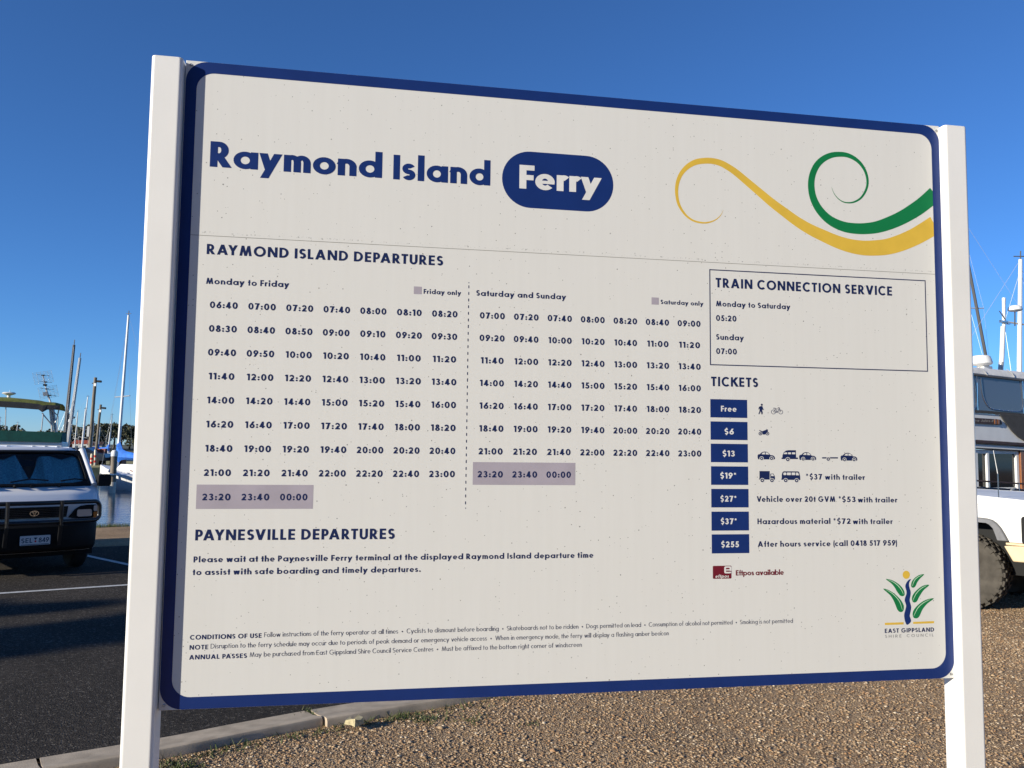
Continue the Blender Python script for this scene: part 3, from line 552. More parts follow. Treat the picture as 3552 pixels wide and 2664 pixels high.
# kerb: pre-cast concrete lengths with one broken joint
def kerb(pts, w0=.30, w1=.30):
    S_ = smoothline(pts, 4); rings = []
    for i, (x, y) in enumerate(S_):
        c, d = S_[max(i - 1, 0)], S_[min(i + 1, len(S_) - 1)]; q = Vector((d[0] - c[0], d[1] - c[1])).normalized(); n = Vector((q.y, -q.x)); w = w0 + (w1 - w0) * i / (len(S_) - 1)
        rings.append([(x + n.x * a * w, y + n.y * a * w, z) for a, z in ((0, -.02), (0, .007), (.45, .012), (.66, .022), (.80, .030), (.90, .034), (.96, .030), (.99, .018), (1.0, -.09))])
    return MB().loft(rings)
for pts, w0, w1 in (([(-20, -6.45), (-15, -3.38), (-10, -.32), (-6, 2.13), (-4.2, 3.25), (-3.2, 3.87), (-2.40, 4.40)], .27, .27), ([(-2.385, 4.41), (-1.90, 4.72), (-1.62, 4.94), (-1.232, 5.225)], .27, .26), ([(-1.205, 5.245), (-.80, 5.50), (-.30, 5.82), (.4, 6.45), (1.3, 7.5), (2.1, 9.0), (2.6, 11.0), (2.7, 13.4)], .30, .26)):
    tag(kerb(pts, w0, w1).build('kerb', M['concrete'], smooth=True), kind='structure')
# loose pebbles where they can be told apart
def pebbles(n, area, smin, smax, seed):
    q = np.random.default_rng(seed); base = np.array([(1, 0, 0), (-1, 0, 0), (0, 1, 0), (0, -1, 0), (0, 0, 1), (0, 0, -1), (.62, .62, .45), (-.6, .6, .5), (.6, -.6, .5), (-.6, -.6, .45)], float)
    tri = [(4, 6, 7), (4, 7, 9), (4, 9, 8), (4, 8, 6), (0, 2, 6), (2, 7, 6), (2, 1, 7), (1, 9, 7), (1, 3, 9), (3, 8, 9), (3, 0, 8), (0, 6, 8)]
    P = area(q, n); n = len(P); s_ = smin + (smax - smin) * q.random(n) ** 4.0
    sc_ = np.stack([s_ * (.8 + .6 * q.random(n)), s_ * (.8 + .5 * q.random(n)), s_ * (.45 + .35 * q.random(n))], 1)
    a = q.random(n) * 6.28; V_ = base[None] * (1 + .35 * (q.random((n, 10, 1)) - .5)) * sc_[:, None]
    X = V_[..., 0] * np.cos(a)[:, None] - V_[..., 1] * np.sin(a)[:, None]; Y = V_[..., 0] * np.sin(a)[:, None] + V_[..., 1] * np.cos(a)[:, None]
    V_ = np.stack([X + P[:, :1], Y + P[:, 1:2], V_[..., 2] - .016 + s_[:, None] * .25], -1).reshape(-1, 3)
    T_ = (np.array(tri)[None] + (np.arange(n) * 10)[:, None, None]).reshape(-1, 3)
    me = bpy.data.meshes.new('pebbles'); me.vertices.add(len(V_)); me.vertices.foreach_set('co', V_.ravel()); me.loops.add(T_.size); me.loops.foreach_set('vertex_index', T_.ravel().astype(np.int32))
    me.polygons.add(len(T_)); me.polygons.foreach_set('loop_start', np.arange(0, T_.size, 3, dtype=np.int32)); me.update(); me.validate(); me.materials.append(M['pebble'])
    o = bpy.data.objects.new('pebbles', me); col.objects.link(o); return tag(o, 'tan, brown and white pebbles strewn over the gravel in front of the kerb', 'gravel', kind='stuff')
M['pebble'] = island_tint(mat('pebble', (.3, .22, .15), .75), [(.20, .125, .065), (.30, .19, .10), (.40, .265, .14), (.33, .225, .13), (.47, .325, .18), (.38, .29, .20), (.38, .20, .085), (.34, .225, .125), (.66, .54, .38)])
KX = np.array([q[0] for q in ROADN]); KY = np.array([q[1] for q in ROADN])
def near(q, n):
    P = np.stack([-2.9 + 7.4 * q.random(n), 3.7 + 4.6 * q.random(n) ** 1.4], 1)
    lim = np.interp(P[:, 0], KX, KY) - .36; return P[(P[:, 1] < lim) & (np.abs(P[:, 0]) < .68 * P[:, 1] + .3)]
def far(q, n):
    P = np.stack([3.0 + 6.8 * q.random(n), 3.4 + 7.8 * q.random(n)], 1); return P[(P[:, 0] > 4.4) | (P[:, 1] > 6.5)]
pebbles(150000, near, .0024, .0105, 3); o = pebbles(900, near, .009, .019, 9); o['label'] = 'larger tan and cream stones lying among the fine gravel below the sign'
o = pebbles(95000, far, .004, .012, 5); o['label'] = 'pale gravel stones round the wheels of the white utility'
# grass along the back of the kerb and on the water's edge
def tufts(name, spots, label, h=(.012, .042)):
    v, f = [], []
    for x, y, z, k in spots:
        for _ in range(k):
            a = random.uniform(0, 6.28); l = random.uniform(*h); px, py = x + random.gauss(0, .03), y + random.gauss(0, .03); w = .004; tx, ty = random.gauss(0, .025), random.gauss(0, .025)
            i = len(v); v += [(px - w * math.cos(a), py - w * math.sin(a), z), (px + w * math.cos(a), py + w * math.sin(a), z), (px + tx, py + ty, z + l)]; f.append((i, i + 1, i + 2))
    mb = MB(); mb.v, mb.f = v, f; return tag(mb.build(name, M['grass'], fix=False), label, 'grass', kind='stuff')
KB = [(-2.22, 4.17), (-1.74, 4.46), (-1.46, 4.68), (-1.03, 4.98), (-.62, 5.24), (-.1, 5.58), (.5, 6.2)]
sp = []
for (a, b_), (c, d) in zip(KB, KB[1:]):
    for _ in range(30):
        t_ = random.random(); j = abs(random.gauss(0, .035)); sp.append((a + (c - a) * t_ + j * .6, b_ + (d - b_) * t_ - j - .01, -.016, random.choice((1, 2, 3, 6))))
for _ in range(10): sp.append((-1.68 + random.gauss(0, .06), 4.36 + random.gauss(0, .03), -.016, 14))
for _ in range(26): sp.append((-.5 + random.gauss(0, .22), 5.15 + random.gauss(0, .05), -.016, 10))
for _ in range(5): sp.append((-1.205 + random.gauss(0, .012), 5.19 + random.gauss(0, .02), .0, 6))
tufts('kerb_grass', sp, 'green grass tufts growing along the back of the concrete kerb')
sp = [(x, np.interp(x, [q[0] for q in BANK], [q[1] for q in BANK]) - abs(random.gauss(.1, .25)), -.05, 12) for x in [random.uniform(-10.5, -6.2) for _ in range(420)]]
tufts('bank_grass', sp, 'short weeds along the top of the bank above the water', (.03, .10))
# the small pale rag lying on the kerb
rg = MB(); pts = [(-.944, 4.964), (-.90, 4.95), (-.873, 4.914), (-.85, 4.95), (-.835, 4.99), (-.87, 5.00), (-.90, 4.985), (-.925, 5.00)]
rg.loft([[(a, b_, .012) for a, b_ in pts], [(a * .9 - .088, b_ * .9 + .496, .034 + .012 * (i % 3)) for i, (a, b_) in enumerate(pts)]])
tag(rg.build('crushed_paper', noise_tint(mat('crushed_paper', (.45, .38, .22), .9), 40, .35), smooth=True), 'crumpled pale yellow paper lying on the kerb under the sign', 'litter')

# ------------------------------------------------------------------ materials for the things
M['van_white'] = mat('van_paint', (.80, .79, .78), .4, coat=.3)
M['white'] = noise_tint(mat('white_paint', (.74, .73, .70), .4), 3, .06); M['hull'] = noise_tint(mat('white_hull', (.70, .69, .66), .35), 2, .08)
M['black'] = mat('black_plastic', (.011, .011, .011), .65, spec=.2); M['blackgloss'] = mat('black_enamel', (.012, .012, .013), .28, coat=.3)
M['rubber'] = noise_tint(mat('tyre_rubber', (.022, .021, .020), .85), 12, .3); M['dusty_tyre'] = noise_tint(mat('dusty_tyre', (.075, .066, .054), .95, spec=.2), 9, .3); M['steel'] = mat('stainless', (.62, .62, .62), .28, 1)
M['chrome'] = mat('chrome', (.75, .75, .75), .12, 1); M['lens'] = mat('lamp_glass', (.45, .48, .5), .12, .3, coat=.6); M['amber'] = mat('amber_lens', (.60, .16, .015), .2, coat=.5)
M['shade_foil'] = mat('sunshade_foil', (.42, .80, .86), .5, .2); noise_tint(M['shade_foil'], 60, .35, .5, 90)
M['cream'] = noise_tint(mat('cream_paint', (.66, .50, .30), .5), 6, .12); M['flare'] = noise_tint(mat('faded_flare', (.16, .16, .165), .65), 20, .15)
M['timber'] = noise_tint(mat('weathered_timber', (.20, .165, .125), .9), 3, .35, .3, 30, (6, 6, .5)); M['varnish'] = noise_tint(mat('varnished_teak', (.22, .075, .022), .35, coat=.4), 6, .3, 0, None, (1, 6, 6))
M['darkwood'] = noise_tint(mat('dark_teak', (.055, .028, .018), .5), 6, .3); M['glassdark'] = mat('dark_window', (.012, .013, .016), .06, spec=.6)
M['green_canvas'] = noise_tint(mat('green_canvas', (.006, .085, .062), .85), 5, .2, .2, 20); M['olive_canvas'] = noise_tint(mat('olive_canvas', (.16, .17, .035), .85), 4, .35, .3, 12)
M['grey_canvas'] = noise_tint(mat('grey_canvas', (.66, .64, .61), .85), 3, .15, .3, 10); M['charcoal'] = noise_tint(mat('charcoal_cloth', (.060, .058, .056), .9), 8, .15)
M['blue_canvas'] = noise_tint(mat('blue_canvas', (.012, .13, .52), .75), 5, .25, .4, 8); M['clear'] = mat('clear_vinyl', (.10, .13, .19), .12, spec=.6)
M['mast_grey'] = mat('grey_mast', (.42, .42, .41), .4, .3); M['mast_dark'] = mat('dark_mast', (.09, .085, .08), .5); M['red'] = noise_tint(mat('faded_red', (.27, .055, .025), .6), 6, .2); M['brightred'] = mat('barrier_red', (.60, .03, .015), .5)
M['leaf'] = island_tint(mat('gum_leaf', (.06, .07, .03), .85), [(.022, .028, .011), (.048, .054, .023), (.085, .083, .036), (.13, .115, .05)])
M['bark'] = noise_tint(mat('bark', (.13, .105, .08), .9), 2, .3)
g = M['glass'] = bpy.data.materials.new('window_glass'); g.use_nodes = True; t = g.node_tree; t.nodes.clear()
tr = N(t, 'ShaderNodeBsdfTransparent'); tr.inputs[0].default_value = (.86, .92, .92, 1); gl = N(t, 'ShaderNodeBsdfGlossy'); gl.inputs['Roughness'].default_value = .03
fr = N(t, 'ShaderNodeFresnel'); mx = N(t, 'ShaderNodeMixShader'); ou = N(t, 'ShaderNodeOutputMaterial')
t.links.new(fr.outputs[0], mx.inputs[0]); t.links.new(tr.outputs[0], mx.inputs[1]); t.links.new(gl.outputs[0], mx.inputs[2]); t.links.new(mx.outputs[0], ou.inputs[0])

# ------------------------------------------------------------------ van (local: x across, y backwards, z up; front faces -y)
VR = R(42)
van = tag(empty('parked_van', (-5.70, 10.16, .004), VR), 'white van with black bull bar and blue foil sunshade parked left of the sign', 'van')
TT = [-1, -.985, -.94, -.82, -.5, 0, .5, .82, .94, .985, 1]
def vring(y, z, hw, rc, rz): return [(t_ * hw, y + rc * abs(t_) ** 9, z - rz * abs(t_) ** 9) for t_ in TT]
front = [vring(.17, .28, .72, .12, 0), vring(.13, .62, .745, .12, 0), vring(.10, .855, .76, .12, 0), vring(.205, .965, .765, .11, 0), vring(.335, 1.068, .762, .09, 0)]
roof = [vring(.745, 1.505, .70, .10, .02), vring(.80, 1.545, .70, .06, .05), vring(.98, 1.566, .70, 0, .07), vring(2.6, 1.578, .70, 0, .07), vring(4.1, 1.566, .70, 0, .07), vring(4.3, 1.50, .71, -.05, .03), vring(4.38, 1.08, .765, -.06, 0), vring(4.40, .30, .74, -.06, 0)]
body = MB(); body.loft(front, close=False, caps=False); body.loft(roof, close=False, caps=False)
for s_ in (0, -1):
    out = [q[s_] for q in front] + [q[s_] for q in roof]; sg = -1 if s_ == 0 else 1
    belt = (sg * .785, .60, .96); n = len(body.v)
    lower = [front[0][s_], front[1][s_], front[2][s_], front[3][s_], front[4][s_], (sg * .785, 1.2, 1.06), (sg * .785, 2.8, 1.06), roof[6][s_], roof[7][s_], (sg * .785, 3.5, .30), (sg * .785, 2.6, .30), (sg * .785, 1.1, .30)]
    body.add(lower, [tuple(range(len(lower)))])
    upper = [front[4][s_], roof[0][s_], roof[1][s_], roof[2][s_], roof[3][s_], roof[4][s_], roof[5][s_], roof[6][s_], (sg * .785, 2.8, 1.06), (sg * .785, 1.2, 1.06)]
    body.add(upper, [tuple(range(len(upper)))])
bo = body.build('body', M['van_white'], van, smooth=True)
sol = bo.modifiers.new('skin', 'SOLIDIFY'); sol.thickness = .02; sol.offset = -1
for k in range(-4, 5):
    if k: MB().loft([[(k * .145 + a * .028, y, 1.557 - .07 * abs(k * .145 / .7) ** 9 + h) for a, h in ((-1, 0), (-.5, .016), (.5, .016), (1, 0))] for y in (.93, 1.0, 2.6, 4.0)]).build('roof_rib', M['van_white'], van, smooth=True)
MB().box((0, 2.3, .33), (1.44, 4.1, .22)).build('underbody', M['black'], van)
def wp(x, h, o=0.0): return (x, .350 + .41 * h + o + .07 * abs(x / .75) ** 6, 1.085 + .415 * h - o * .9)      # point on the raked windscreen
gm = MB(); gm.loft([[wp(t_ * (.70 - .045 * h), h) for t_ in (-1, -.9, -.6, -.2, .2, .6, .9, 1)] for h in (.0, .5, 1.0)], close=False, caps=False); gm.build('windscreen', M['glass'], van, smooth='all')
fr_ = MB(); prof = [(-.705, -.03), (.705, -.03), (.66, 1.02), (-.66, 1.02)]; inn = [(-.665, .03), (.665, .03), (.625, .96), (-.625, .96)]
def edge(P, k=8): return [(P[i][0] + (P[(i + 1) % 4][0] - P[i][0]) * j / k, P[i][1] + (P[(i + 1) % 4][1] - P[i][1]) * j / k) for i in range(4) for j in range(k)]
def rnd(P):  # pull the corners in
    o = []
    n = len(P)
    for i in range(n): a, b_, c = P[i - 1], P[i], P[(i + 1) % n]; o.append(((a[0] + 2 * b_[0] + c[0]) / 4, (a[1] + 2 * b_[1] + c[1]) / 4))
    return o
A_, B_ = edge(prof), rnd(rnd(edge(inn))); n = len(A_)
fr_.v = [wp(*q, -.012) for q in A_] + [wp(*q, -.014) for q in B_] + [wp(*q, .02) for q in B_] + [wp(*q, .02) for q in A_]
for l in range(4): fr_.f += [(l * n + i, l * n + (i + 1) % n, ((l + 1) % 4) * n + (i + 1) % n, ((l + 1) % 4) * n + i) for i in range(n)]
fr_.build('windscreen_seal', M['black'], van)
for sg in (-1, 1): MB().tube([wp(sg * (.742 - .05 * k / 4), -.03 + 1.08 * k / 4, -.004) for k in range(5)], [.045, .042, .040, .040, .044], 10).build('windscreen_pillar', M['van_white'], van, smooth=True)
# folding foil sunshade with a notch under the mirror
xs = [-.66, -.50, -.36, -.22, -.11, .0, .10, .20, .30, .45, .60, .66]; sh = MB()
def top(x): return .93 if abs(x - .03) > .13 else .93 - .62 * (1 - abs(x - .03) / .13) ** .7
xs2 = sorted(set(xs + [-.10, -.06, -.02, .03, .06, .09, .13, .16]))
zz = lambda x: .055 + .038 * math.sin(x * 19.0)
sh.loft([[wp(x, .03 + (top(x) - .03) * k / 4, zz(x)) for x in xs2] for k in range(5)], close=False, caps=False)
so = sh.build('sunshade', M['shade_foil'], van)
MB().rbox(wp(.03, .78, .06), (.16, .04, .07), .02, 1).build('rear_view_mirror', M['black'], van)
for x0, x1, h0, h1 in ((-.22, .20, .03, .07), (.34, .66, .05, .06)):
    MB().tube([wp(x0, h0, -.035), wp((x0 + x1) / 2, max(h0, h1) + .035, -.04), wp(x1, h1, -.035)], .009, 6).build('wiper', M['black'], van)
for x in (-.17, .02, .32): MB().lathe([(.018, 0), (.022, .012), (.012, .03)], (x, .325, 1.066), 'z', 12).build('wiper_pivot', M['black'], van)
gr = MB(); gr.prism([(-.375, .835), (.375, .835), (.36, .706), (-.36, .706)], lambda a, b_, t_: (a, t_, b_), .085, .16); go = gr.build('grille', M['black'], van)
for k in range(6): MB().box((0, .082, .722 + k * .021), (.70, .012, .007)).build('grille_slat', M['blackgloss'], go)
em = MB()
def hoop3(cx, cz, a_, b_, w, y):
    k = 28; o = len(em.v)
    for r_ in (1, 1 - w): em.v.extend([(cx + a_ * r_ * math.cos(6.2832 * i / k), y, cz + b_ * r_ * math.sin(6.2832 * i / k)) for i in range(k)])
    em.f.extend([(o + i, o + (i + 1) % k, o + k + (i + 1) % k, o + k + i) for i in range(k)])
hoop3(0, .762, .050, .033, .16, .066); hoop3(0, .776, .030, .011, .30, .065); hoop3(0, .764, .012, .030, .34, .064)
eo = em.build('badge', M['chrome'], go, fix=False); s2 = eo.modifiers.new('thick', 'SOLIDIFY'); s2.thickness = .006
for sg in (-1, 1):
    P = [(.39, .698), (.455, .79), (.52, .832), (.60, .845), (.715, .842), (.735, .80), (.738, .68), (.52, .672)]
    hl = MB().prism([(sg * a, b_) for a, b_ in P], lambda a, b_, t_: (a, t_ + .05 * max(0, abs(a) - .55) / .2, b_), .095, .17).build('headlamp', M['black'], van)
    MB().rbox((sg * .565, .098, .745), (.17, .03, .088), .02, 1).build('headlamp_lens', M['lens'], hl)
    MB().rbox((sg * .705, .128, .715), (.05, .03, .075), .01, 1).build('turn_signal', M['amber'], hl)
    MB().rbox((sg * .705, .128, .797), (.05, .03, .07), .01, 1).build('side_marker', M['lens'], hl)
    mo = MB().rbox((sg * .865, .40, 1.137), (.165, .09, .155), .035, 1, 4).build('door_mirror', M['black'], van, bevel=.012)
    MB().tube([(sg * .77, .42, 1.09), (sg * .84, .41, 1.10)], .016, 8).build('mirror_arm', M['black'], mo)
    for y in (.78, 3.15):
        wl = MB().lathe([(.18, -.09), (.27, -.095), (.30, -.07), (.305, 0), (.30, .07), (.27, .095), (.18, .09)], (sg * .66, y, .305), 'x', 28).build('wheel', M['rubber'], van, smooth=True)
        MB().lathe([(.05, -.02), (.17, -.01), (.185, .02), (.17, .05)], (sg * .70, y, .305), 'x', 20).build('rim', M['steel'], wl, smooth=True)
    MB().add([(sg * .79, .95, 1.09), (sg * .79, 1.75, 1.09), (sg * .742, 1.75, 1.44), (sg * .738, 1.0, 1.44)], [(0, 1, 2, 3)]).build('side_window', M['glassdark'], van)
    MB().add([(sg * .79, 1.85, 1.09), (sg * .79, 3.9, 1.09), (sg * .742, 3.9, 1.44), (sg * .742, 1.85, 1.44)], [(0, 1, 2, 3)]).build('side_window', M['glassdark'], van)
bu = MB(); bu.loft([vring(.02, .30, .70, .14, 0), vring(-.02, .36, .715, .14, 0), vring(-.02, .60, .722, .14, 0), vring(.04, .665, .722, .12, 0), vring(.14, .67, .722, .10, 0)], close=False, caps=False)
b2 = bu.build('bumper', M['black'], van, smooth=True); s2 = b2.modifiers.new('thick', 'SOLIDIFY'); s2.thickness = .03
bb = MB()
def bend(x, z0, z1, r_=.07):
    o = [(0, z1)]
    for k in range(7): a = R(90 - 30 * k * .5 * 1.0); o.append((x - r_ + r_ * math.cos(R(90 - 15 * k)), z1 - r_ + r_ * math.sin(R(90 - 15 * k))))
    for k in range(7): o.append((x - r_ + r_ * math.cos(R(-15 * k)), z0 + r_ + r_ * math.sin(R(-15 * k))))
    return o + [(0, z0)]
loop = bend(.70, .665, .895); full = [(-a, z) for a, z in loop[1:-1]][::-1]
path = [(a, -.13 + .08 * max(0, abs(a) - .5) / .2, z) for a, z in [(0, .665)] + [(-q[0], q[1]) for q in loop[-2:0:-1]] + [(0, .895)] + loop[1:-1] + [(0, .665)]]
bb.tube(path, .026, 12); bob = bb.build('bull_bar', M['blackgloss'], van, smooth=True)
for x in (-.325, .25): MB().prism([(-.15, .92), (-.115, .92), (-.10, .60), (-.04, .40), (-.08, .38), (-.14, .60)], lambda a, b_, t_: (t_, a, b_), x - .02, x + .02).build('bull_bar_upright', M['blackgloss'], bob, bevel=.004); MB().tube([(x, -.152, .91), (x, -.155, .62)], .017, 8).build('bull_bar_tube', M['blackgloss'], bob)
pl = MB().rbox((.0, -.045, .452), (.325, .006, .112), .008, 1).build('number_plate', mat('plate_white', (.62, .62, .62), .4), van)
M['plate_ink'] = mat('plate_ink', (.015, .03, .06), .5)
PF = lambda u, v, z: (u, -.0485 - z, v)
for tx, a, e in (('SEL', -.148, -.030), ('849', .036, .148)): write(MB(), tx, a, .425, .056, .17, e, fn=PF).build('plate_lettering', M['plate_ink'], pl, fix=False)
MB().add([PF(a, b_, .001) for a, b_ in ((-.018, .484), (.022, .484), (.002, .456))], [(0, 1, 2)]).build('plate_triangle', M['plate_ink'], pl)
MB().add([PF(.002 + a, .440 + b_, .001) for a, b_ in ((-.014, 0), (0, -.014), (.014, 0), (0, .014))], [(0, 1, 2, 3)]).build('plate_diamond', M['brightred'], pl)
MB().add([PF(a, b_, .0008) for a, b_ in ((-.15, .401), (.15, .401), (.15, .408), (-.15, .408))], [(0, 1, 2, 3)]).build('plate_slogan_strip', M['plate_ink'], pl)

# ------------------------------------------------------------------ white 4x4 utility (local: x forwards, y to its left, z up)
ute = tag(empty('utility_vehicle', (4.84, 8.94, -.014), R(-47)), 'white four wheel drive utility with knobbly tyres and cream bumper right of the sign', 'utility')
XW = -.055
def wheel(x, y, out):
    s_ = -1 if out < 0 else 1
    tm = MB().lathe([(.20, s_ * .10), (.30, s_ * .135), (.355, s_ * .125), (.372, s_ * .09), (.374, 0), (.372, -s_ * .09), (.355, -s_ * .125), (.30, -s_ * .13), (.20, -s_ * .10)], (x, y, .386), 'y', 40)
    wo = tm.build('wheel', M['dusty_tyre'], ute, smooth=True)
    lg = MB()
    for k in range(26):
        a = 2 * math.pi * k / 26
        for off, yy, l in ((0, s_ * .105, .05), (.5, s_ * .045, .045), (0, -s_ * .02, .045), (.5, -s_ * .085, .05)):
            aa = a + off * 2 * math.pi / 26; c, s2_ = math.cos(aa), math.sin(aa)
            lg.box((x + .377 * c, y + yy, .386 + .377 * s2_), (.022, l, .056 if k % 2 else .047), ry=-aa)
        lg.box((x + .345 * math.cos(a), y + s_ * .131, .386 + .345 * math.sin(a)), (.044, .012, .034), ry=-a)
    lg.build('tread', M['dusty_tyre'], wo)
    MB().lathe([(.03, s_ * .03), (.08, s_ * .035), (.085, s_ * .055), (.15, s_ * .04), (.185, s_ * .085), (.205, s_ * .10), (.205, -s_ * .08)], (x, y, .386), 'y', 24).build('rim', M['steel'], wo, smooth=True)
for x in (XW, XW - 2.95):
    wheel(x, .135, -1); wheel(x, 1.45, 1)
arch = [(.376, .736), (.345, .80), (.309, .866), (.27, .912), (.231, .939), (.18, .951), (.12, .955)]
arch = arch + [(2 * XW - a, b_) for a, b_ in arch[::-1]]
inner = [(.287, .738), (.268, .80), (.246, .862), (.215, .895), (.184, .911), (.15, .912), (.10, .913)]; inner = inner + [(2 * XW - a, b_) for a, b_ in inner[::-1]]
HF = 1.152
guard = [(-.62, .70), (-.62, 1.205), (.114, 1.188), (.532, 1.160), (.66, 1.13), (.68, 1.05), (.68, .722), (.376, .722)] + arch[:] + [(2 * XW - .376, .70)]
for y0, y1 in ((.0, .06), (1.525, 1.585)): MB().prism(guard, lambda a, b_, t_: (a, t_, b_), y0, y1).build('front_guard', M['white'], ute, bevel=.012)
MB().box((.05, -.004, 1.105), (1.14, .010, .012), ry=R(3.6)).build('pressed_crease', M['white'], ute, bevel=.004)
for ys, y0, y1 in ((-1, -.055, .03), (1, 1.555, 1.64)):
    fm = MB(); n = len(arch); o_ = [(a, y0 if ys < 0 else y1, b_) for a, b_ in inner]
    fm.loft([[(a, y0, b_) for a, b_ in inner], [(a, y0 + (.02 if ys < 0 else 0), b_) for a, b_ in arch], [(a, y1, b_) for a, b_ in arch], [(a, y1, b_) for a, b_ in inner]], close=False, caps=False)
    fm.f += [(0, n, 2 * n, 3 * n), (n - 1, 4 * n - 1, 3 * n - 1, 2 * n - 1)]; fm.build('wheel_flare', M['flare'], ute, smooth=True, bevel=.008)
MB().loft([[(x, y, z - .015 * abs((y - .79) / .79) ** 4) for y in (.0, .05, .3, .79, 1.28, 1.53, 1.585)] for x, z in ((-.64, 1.215), (.114, 1.196), (.532, 1.168), (.66, 1.138))], close=False, caps=False).build('bonnet', M['white'], ute, smooth=True)
MB().box((.67, .79, .93), (.03, 1.46, .38)).build('radiator_grille', M['black'], ute)
MB().box((-.2, .79, .62), (1.7, 1.1, .5)).build('engine_bay', M['black'], ute)
MB().box((-2.0, .40, .72), (4.8, .10, .16)).build('chassis_rail', M['cream'], ute); MB().box((-2.0, 1.18, .72), (4.8, .10, .16)).build('chassis_rail', M['cream'], ute)
MB().box((.02, .28, .775), (.40, .05, .075)).build('inner_guard', M['cream'], ute)
MB().box((.47, .05, .708), (.26, .04, .022)).build('bumper_bracket', M['cream'], ute)
MB().prism([(.345, .690), (.95, .715), (.95, .545), (.425, .538)], lambda a, b_, t_: (a, t_, b_), -.06, 1.64).build('front_bumper', M['cream'], ute, bevel=.012)
for y in (-.03, 1.615): MB().rbox((.575, y, .86), (.13, .07, .28), .03, 1).build('corner_lamp', M['black'], ute, bevel=.01)
MB().tube([(.287, .03, 1.17), (.285, .03, 1.42)], [.006, .005], 6).build('aerial', M['steel'], ute); MB().tube([(.285, .03, 1.42), (.255, .02, 1.66)], [.004, .003], 6).build('aerial_tip', M['white'], ute)
cabr = [[(x, y, z) for x, z in P] for y, P in ((.04, [(-.62, .70), (-.62, 1.21), (-.95, 1.22), (-2.35, 1.2), (-2.35, .70)]), (1.545, [(-.62, .70), (-.62, 1.21), (-.95, 1.22), (-2.35, 1.2), (-2.35, .70)]))]
MB().loft(cabr).build('cab', M['white'], ute, bevel=.02)
MB().loft([[(-.80, .07, 1.21), (-.80, 1.515, 1.21), (-2.34, 1.515, 1.21), (-2.34, .07, 1.21)], [(-1.12, .16, 1.78), (-1.12, 1.425, 1.78), (-2.26, 1.425, 1.78), (-2.26, .16, 1.78)]]).build('cab_glass', M['glassdark'], ute)
MB().box((-1.68, .79, 1.80), (1.2, 1.3, .06)).build('cab_roof', M['white'], ute, bevel=.03)
for x0, x1 in ((-.80, -1.12), (-2.34, -2.26), (-1.58, -1.6)):
    for y0, y1 in ((.065, .155), (1.52, 1.43)): MB().tube([(x0, y0, 1.2), (x1, y1, 1.79)], .035, 6).build('cab_pillar', M['white'], ute)
MB().box((-3.4, .79, .93), (2.0, 1.7, .07)).build('tray', M['steel'], ute)
for y in (-.05, 1.63): MB().box((-3.4, y, 1.09), (2.0, .03, .25)).build('tray_side', M['steel'], ute, bevel=.006)
MB().box((-4.4, .79, 1.09), (.03, 1.7, .25)).build('tailgate', M['steel'], ute)

# ------------------------------------------------------------------ boats
def tilt(o, deg=2.3): o.rotation_euler = (0, R(deg), 0); return o
# motor cruiser on the right; parts built about a point on the water, then the boat heels slightly
B0 = (11.65, 21.0, -.62)
mc_ = tag(empty('motor_cruiser', B0, R(23)), 'white motor cruiser with grey canvas flybridge and teak trim moored behind the white utility', 'boat')
def bp_(name, mb, m_, parent=mc_, smooth=False, bevel=0.0, c=None):
    k = 1.42      # lengths were measured square-on; along the swung side they are longer
    if c is not None:      # fittings inboard of the side: where they stand on the coach roof
        q = c / 21.5; ca, sa, yl = math.cos(R(23)), math.sin(R(23)), .5
        xl = (q * (B0[1] + yl * ca) - B0[0] + yl * sa) / (ca - q * sa); d_ = B0[0] + xl - c
    mb.v = [(B0[0] + (x - B0[0]) * k if c is None else x + d_, y, z) for x, y, z in mb.v]
    return mb.build(name, M[m_], parent, smooth, bevel, shift=B0)
def face(pts, y, d=.04): return MB().prism(pts, lambda a, b_, t_: (a, t_, b_), y, y + d)
hp = [(9.2, 21.0, .72), (11.4, 20.55, .62), (13.2, 20.6, .58), (15.0, 20.9, .66), (17.5, 22.6, .95), (15.0, 24.4, .66), (11.4, 24.6, .62), (9.2, 24.1, .72)]
bp_('hull', MB().loft([[(a, b_, z) for a, b_, z in hp], [(12.8 + (a - 12.8) * .92, 22.6 + (b_ - 22.6) * .86, -.7) for a, b_, z in hp]]), 'hull')
bp_('deck', MB().add([(a, b_, z + .01) for a, b_, z in hp], [tuple(range(8))]), 'white')
bp_('rubbing_strake', MB().tube([(9.2, 20.95, .66), (11.4, 20.50, .56), (13.2, 20.55, .52), (15.0, 20.85, .60), (17.5, 22.6, .90)], .05, 8), 'darkwood', smooth=True)
wall_ = MB()
for a, b_, c, d in ((10.0, 11.65, .55, 1.72), (11.89, 11.93, .85, 1.64), (12.64, 12.70, .55, 1.72), (13.05, 14.2, .55, 1.72)): wall_.box(((a + b_) / 2, 21.04, (c + d) / 2), (b_ - a, .08, d - c))
wall_.box((12.1, 21.06, .66), (4.2, .10, .24)); wall_.box((12.1, 21.06, 1.68), (4.2, .10, .10)); wall_.box((12.1, 24.2, 1.1), (4.2, .08, 1.2)); wall_.box((10.0, 22.6, 1.1), (.08, 3.1, 1.2)); wall_.box((14.2, 22.6, 1.1), (.08, 3.1, 1.2))
bp_('cabin_side', wall_, 'white')
wi = bp_('cabin_window', face([(11.30, .80), (11.89, .80), (11.89, 1.635), (11.30, 1.635)], 21.06, .02), 'glassdark'); bp_('window_frame', MB().box((11.90, 21.02, 1.2), (.05, .06, .9)), 'white', wi)
bp_('cabin_window', face([(11.93, .80), (12.64, .80), (12.63, 1.635), (11.93, 1.635)], 21.06, .02), 'glassdark')
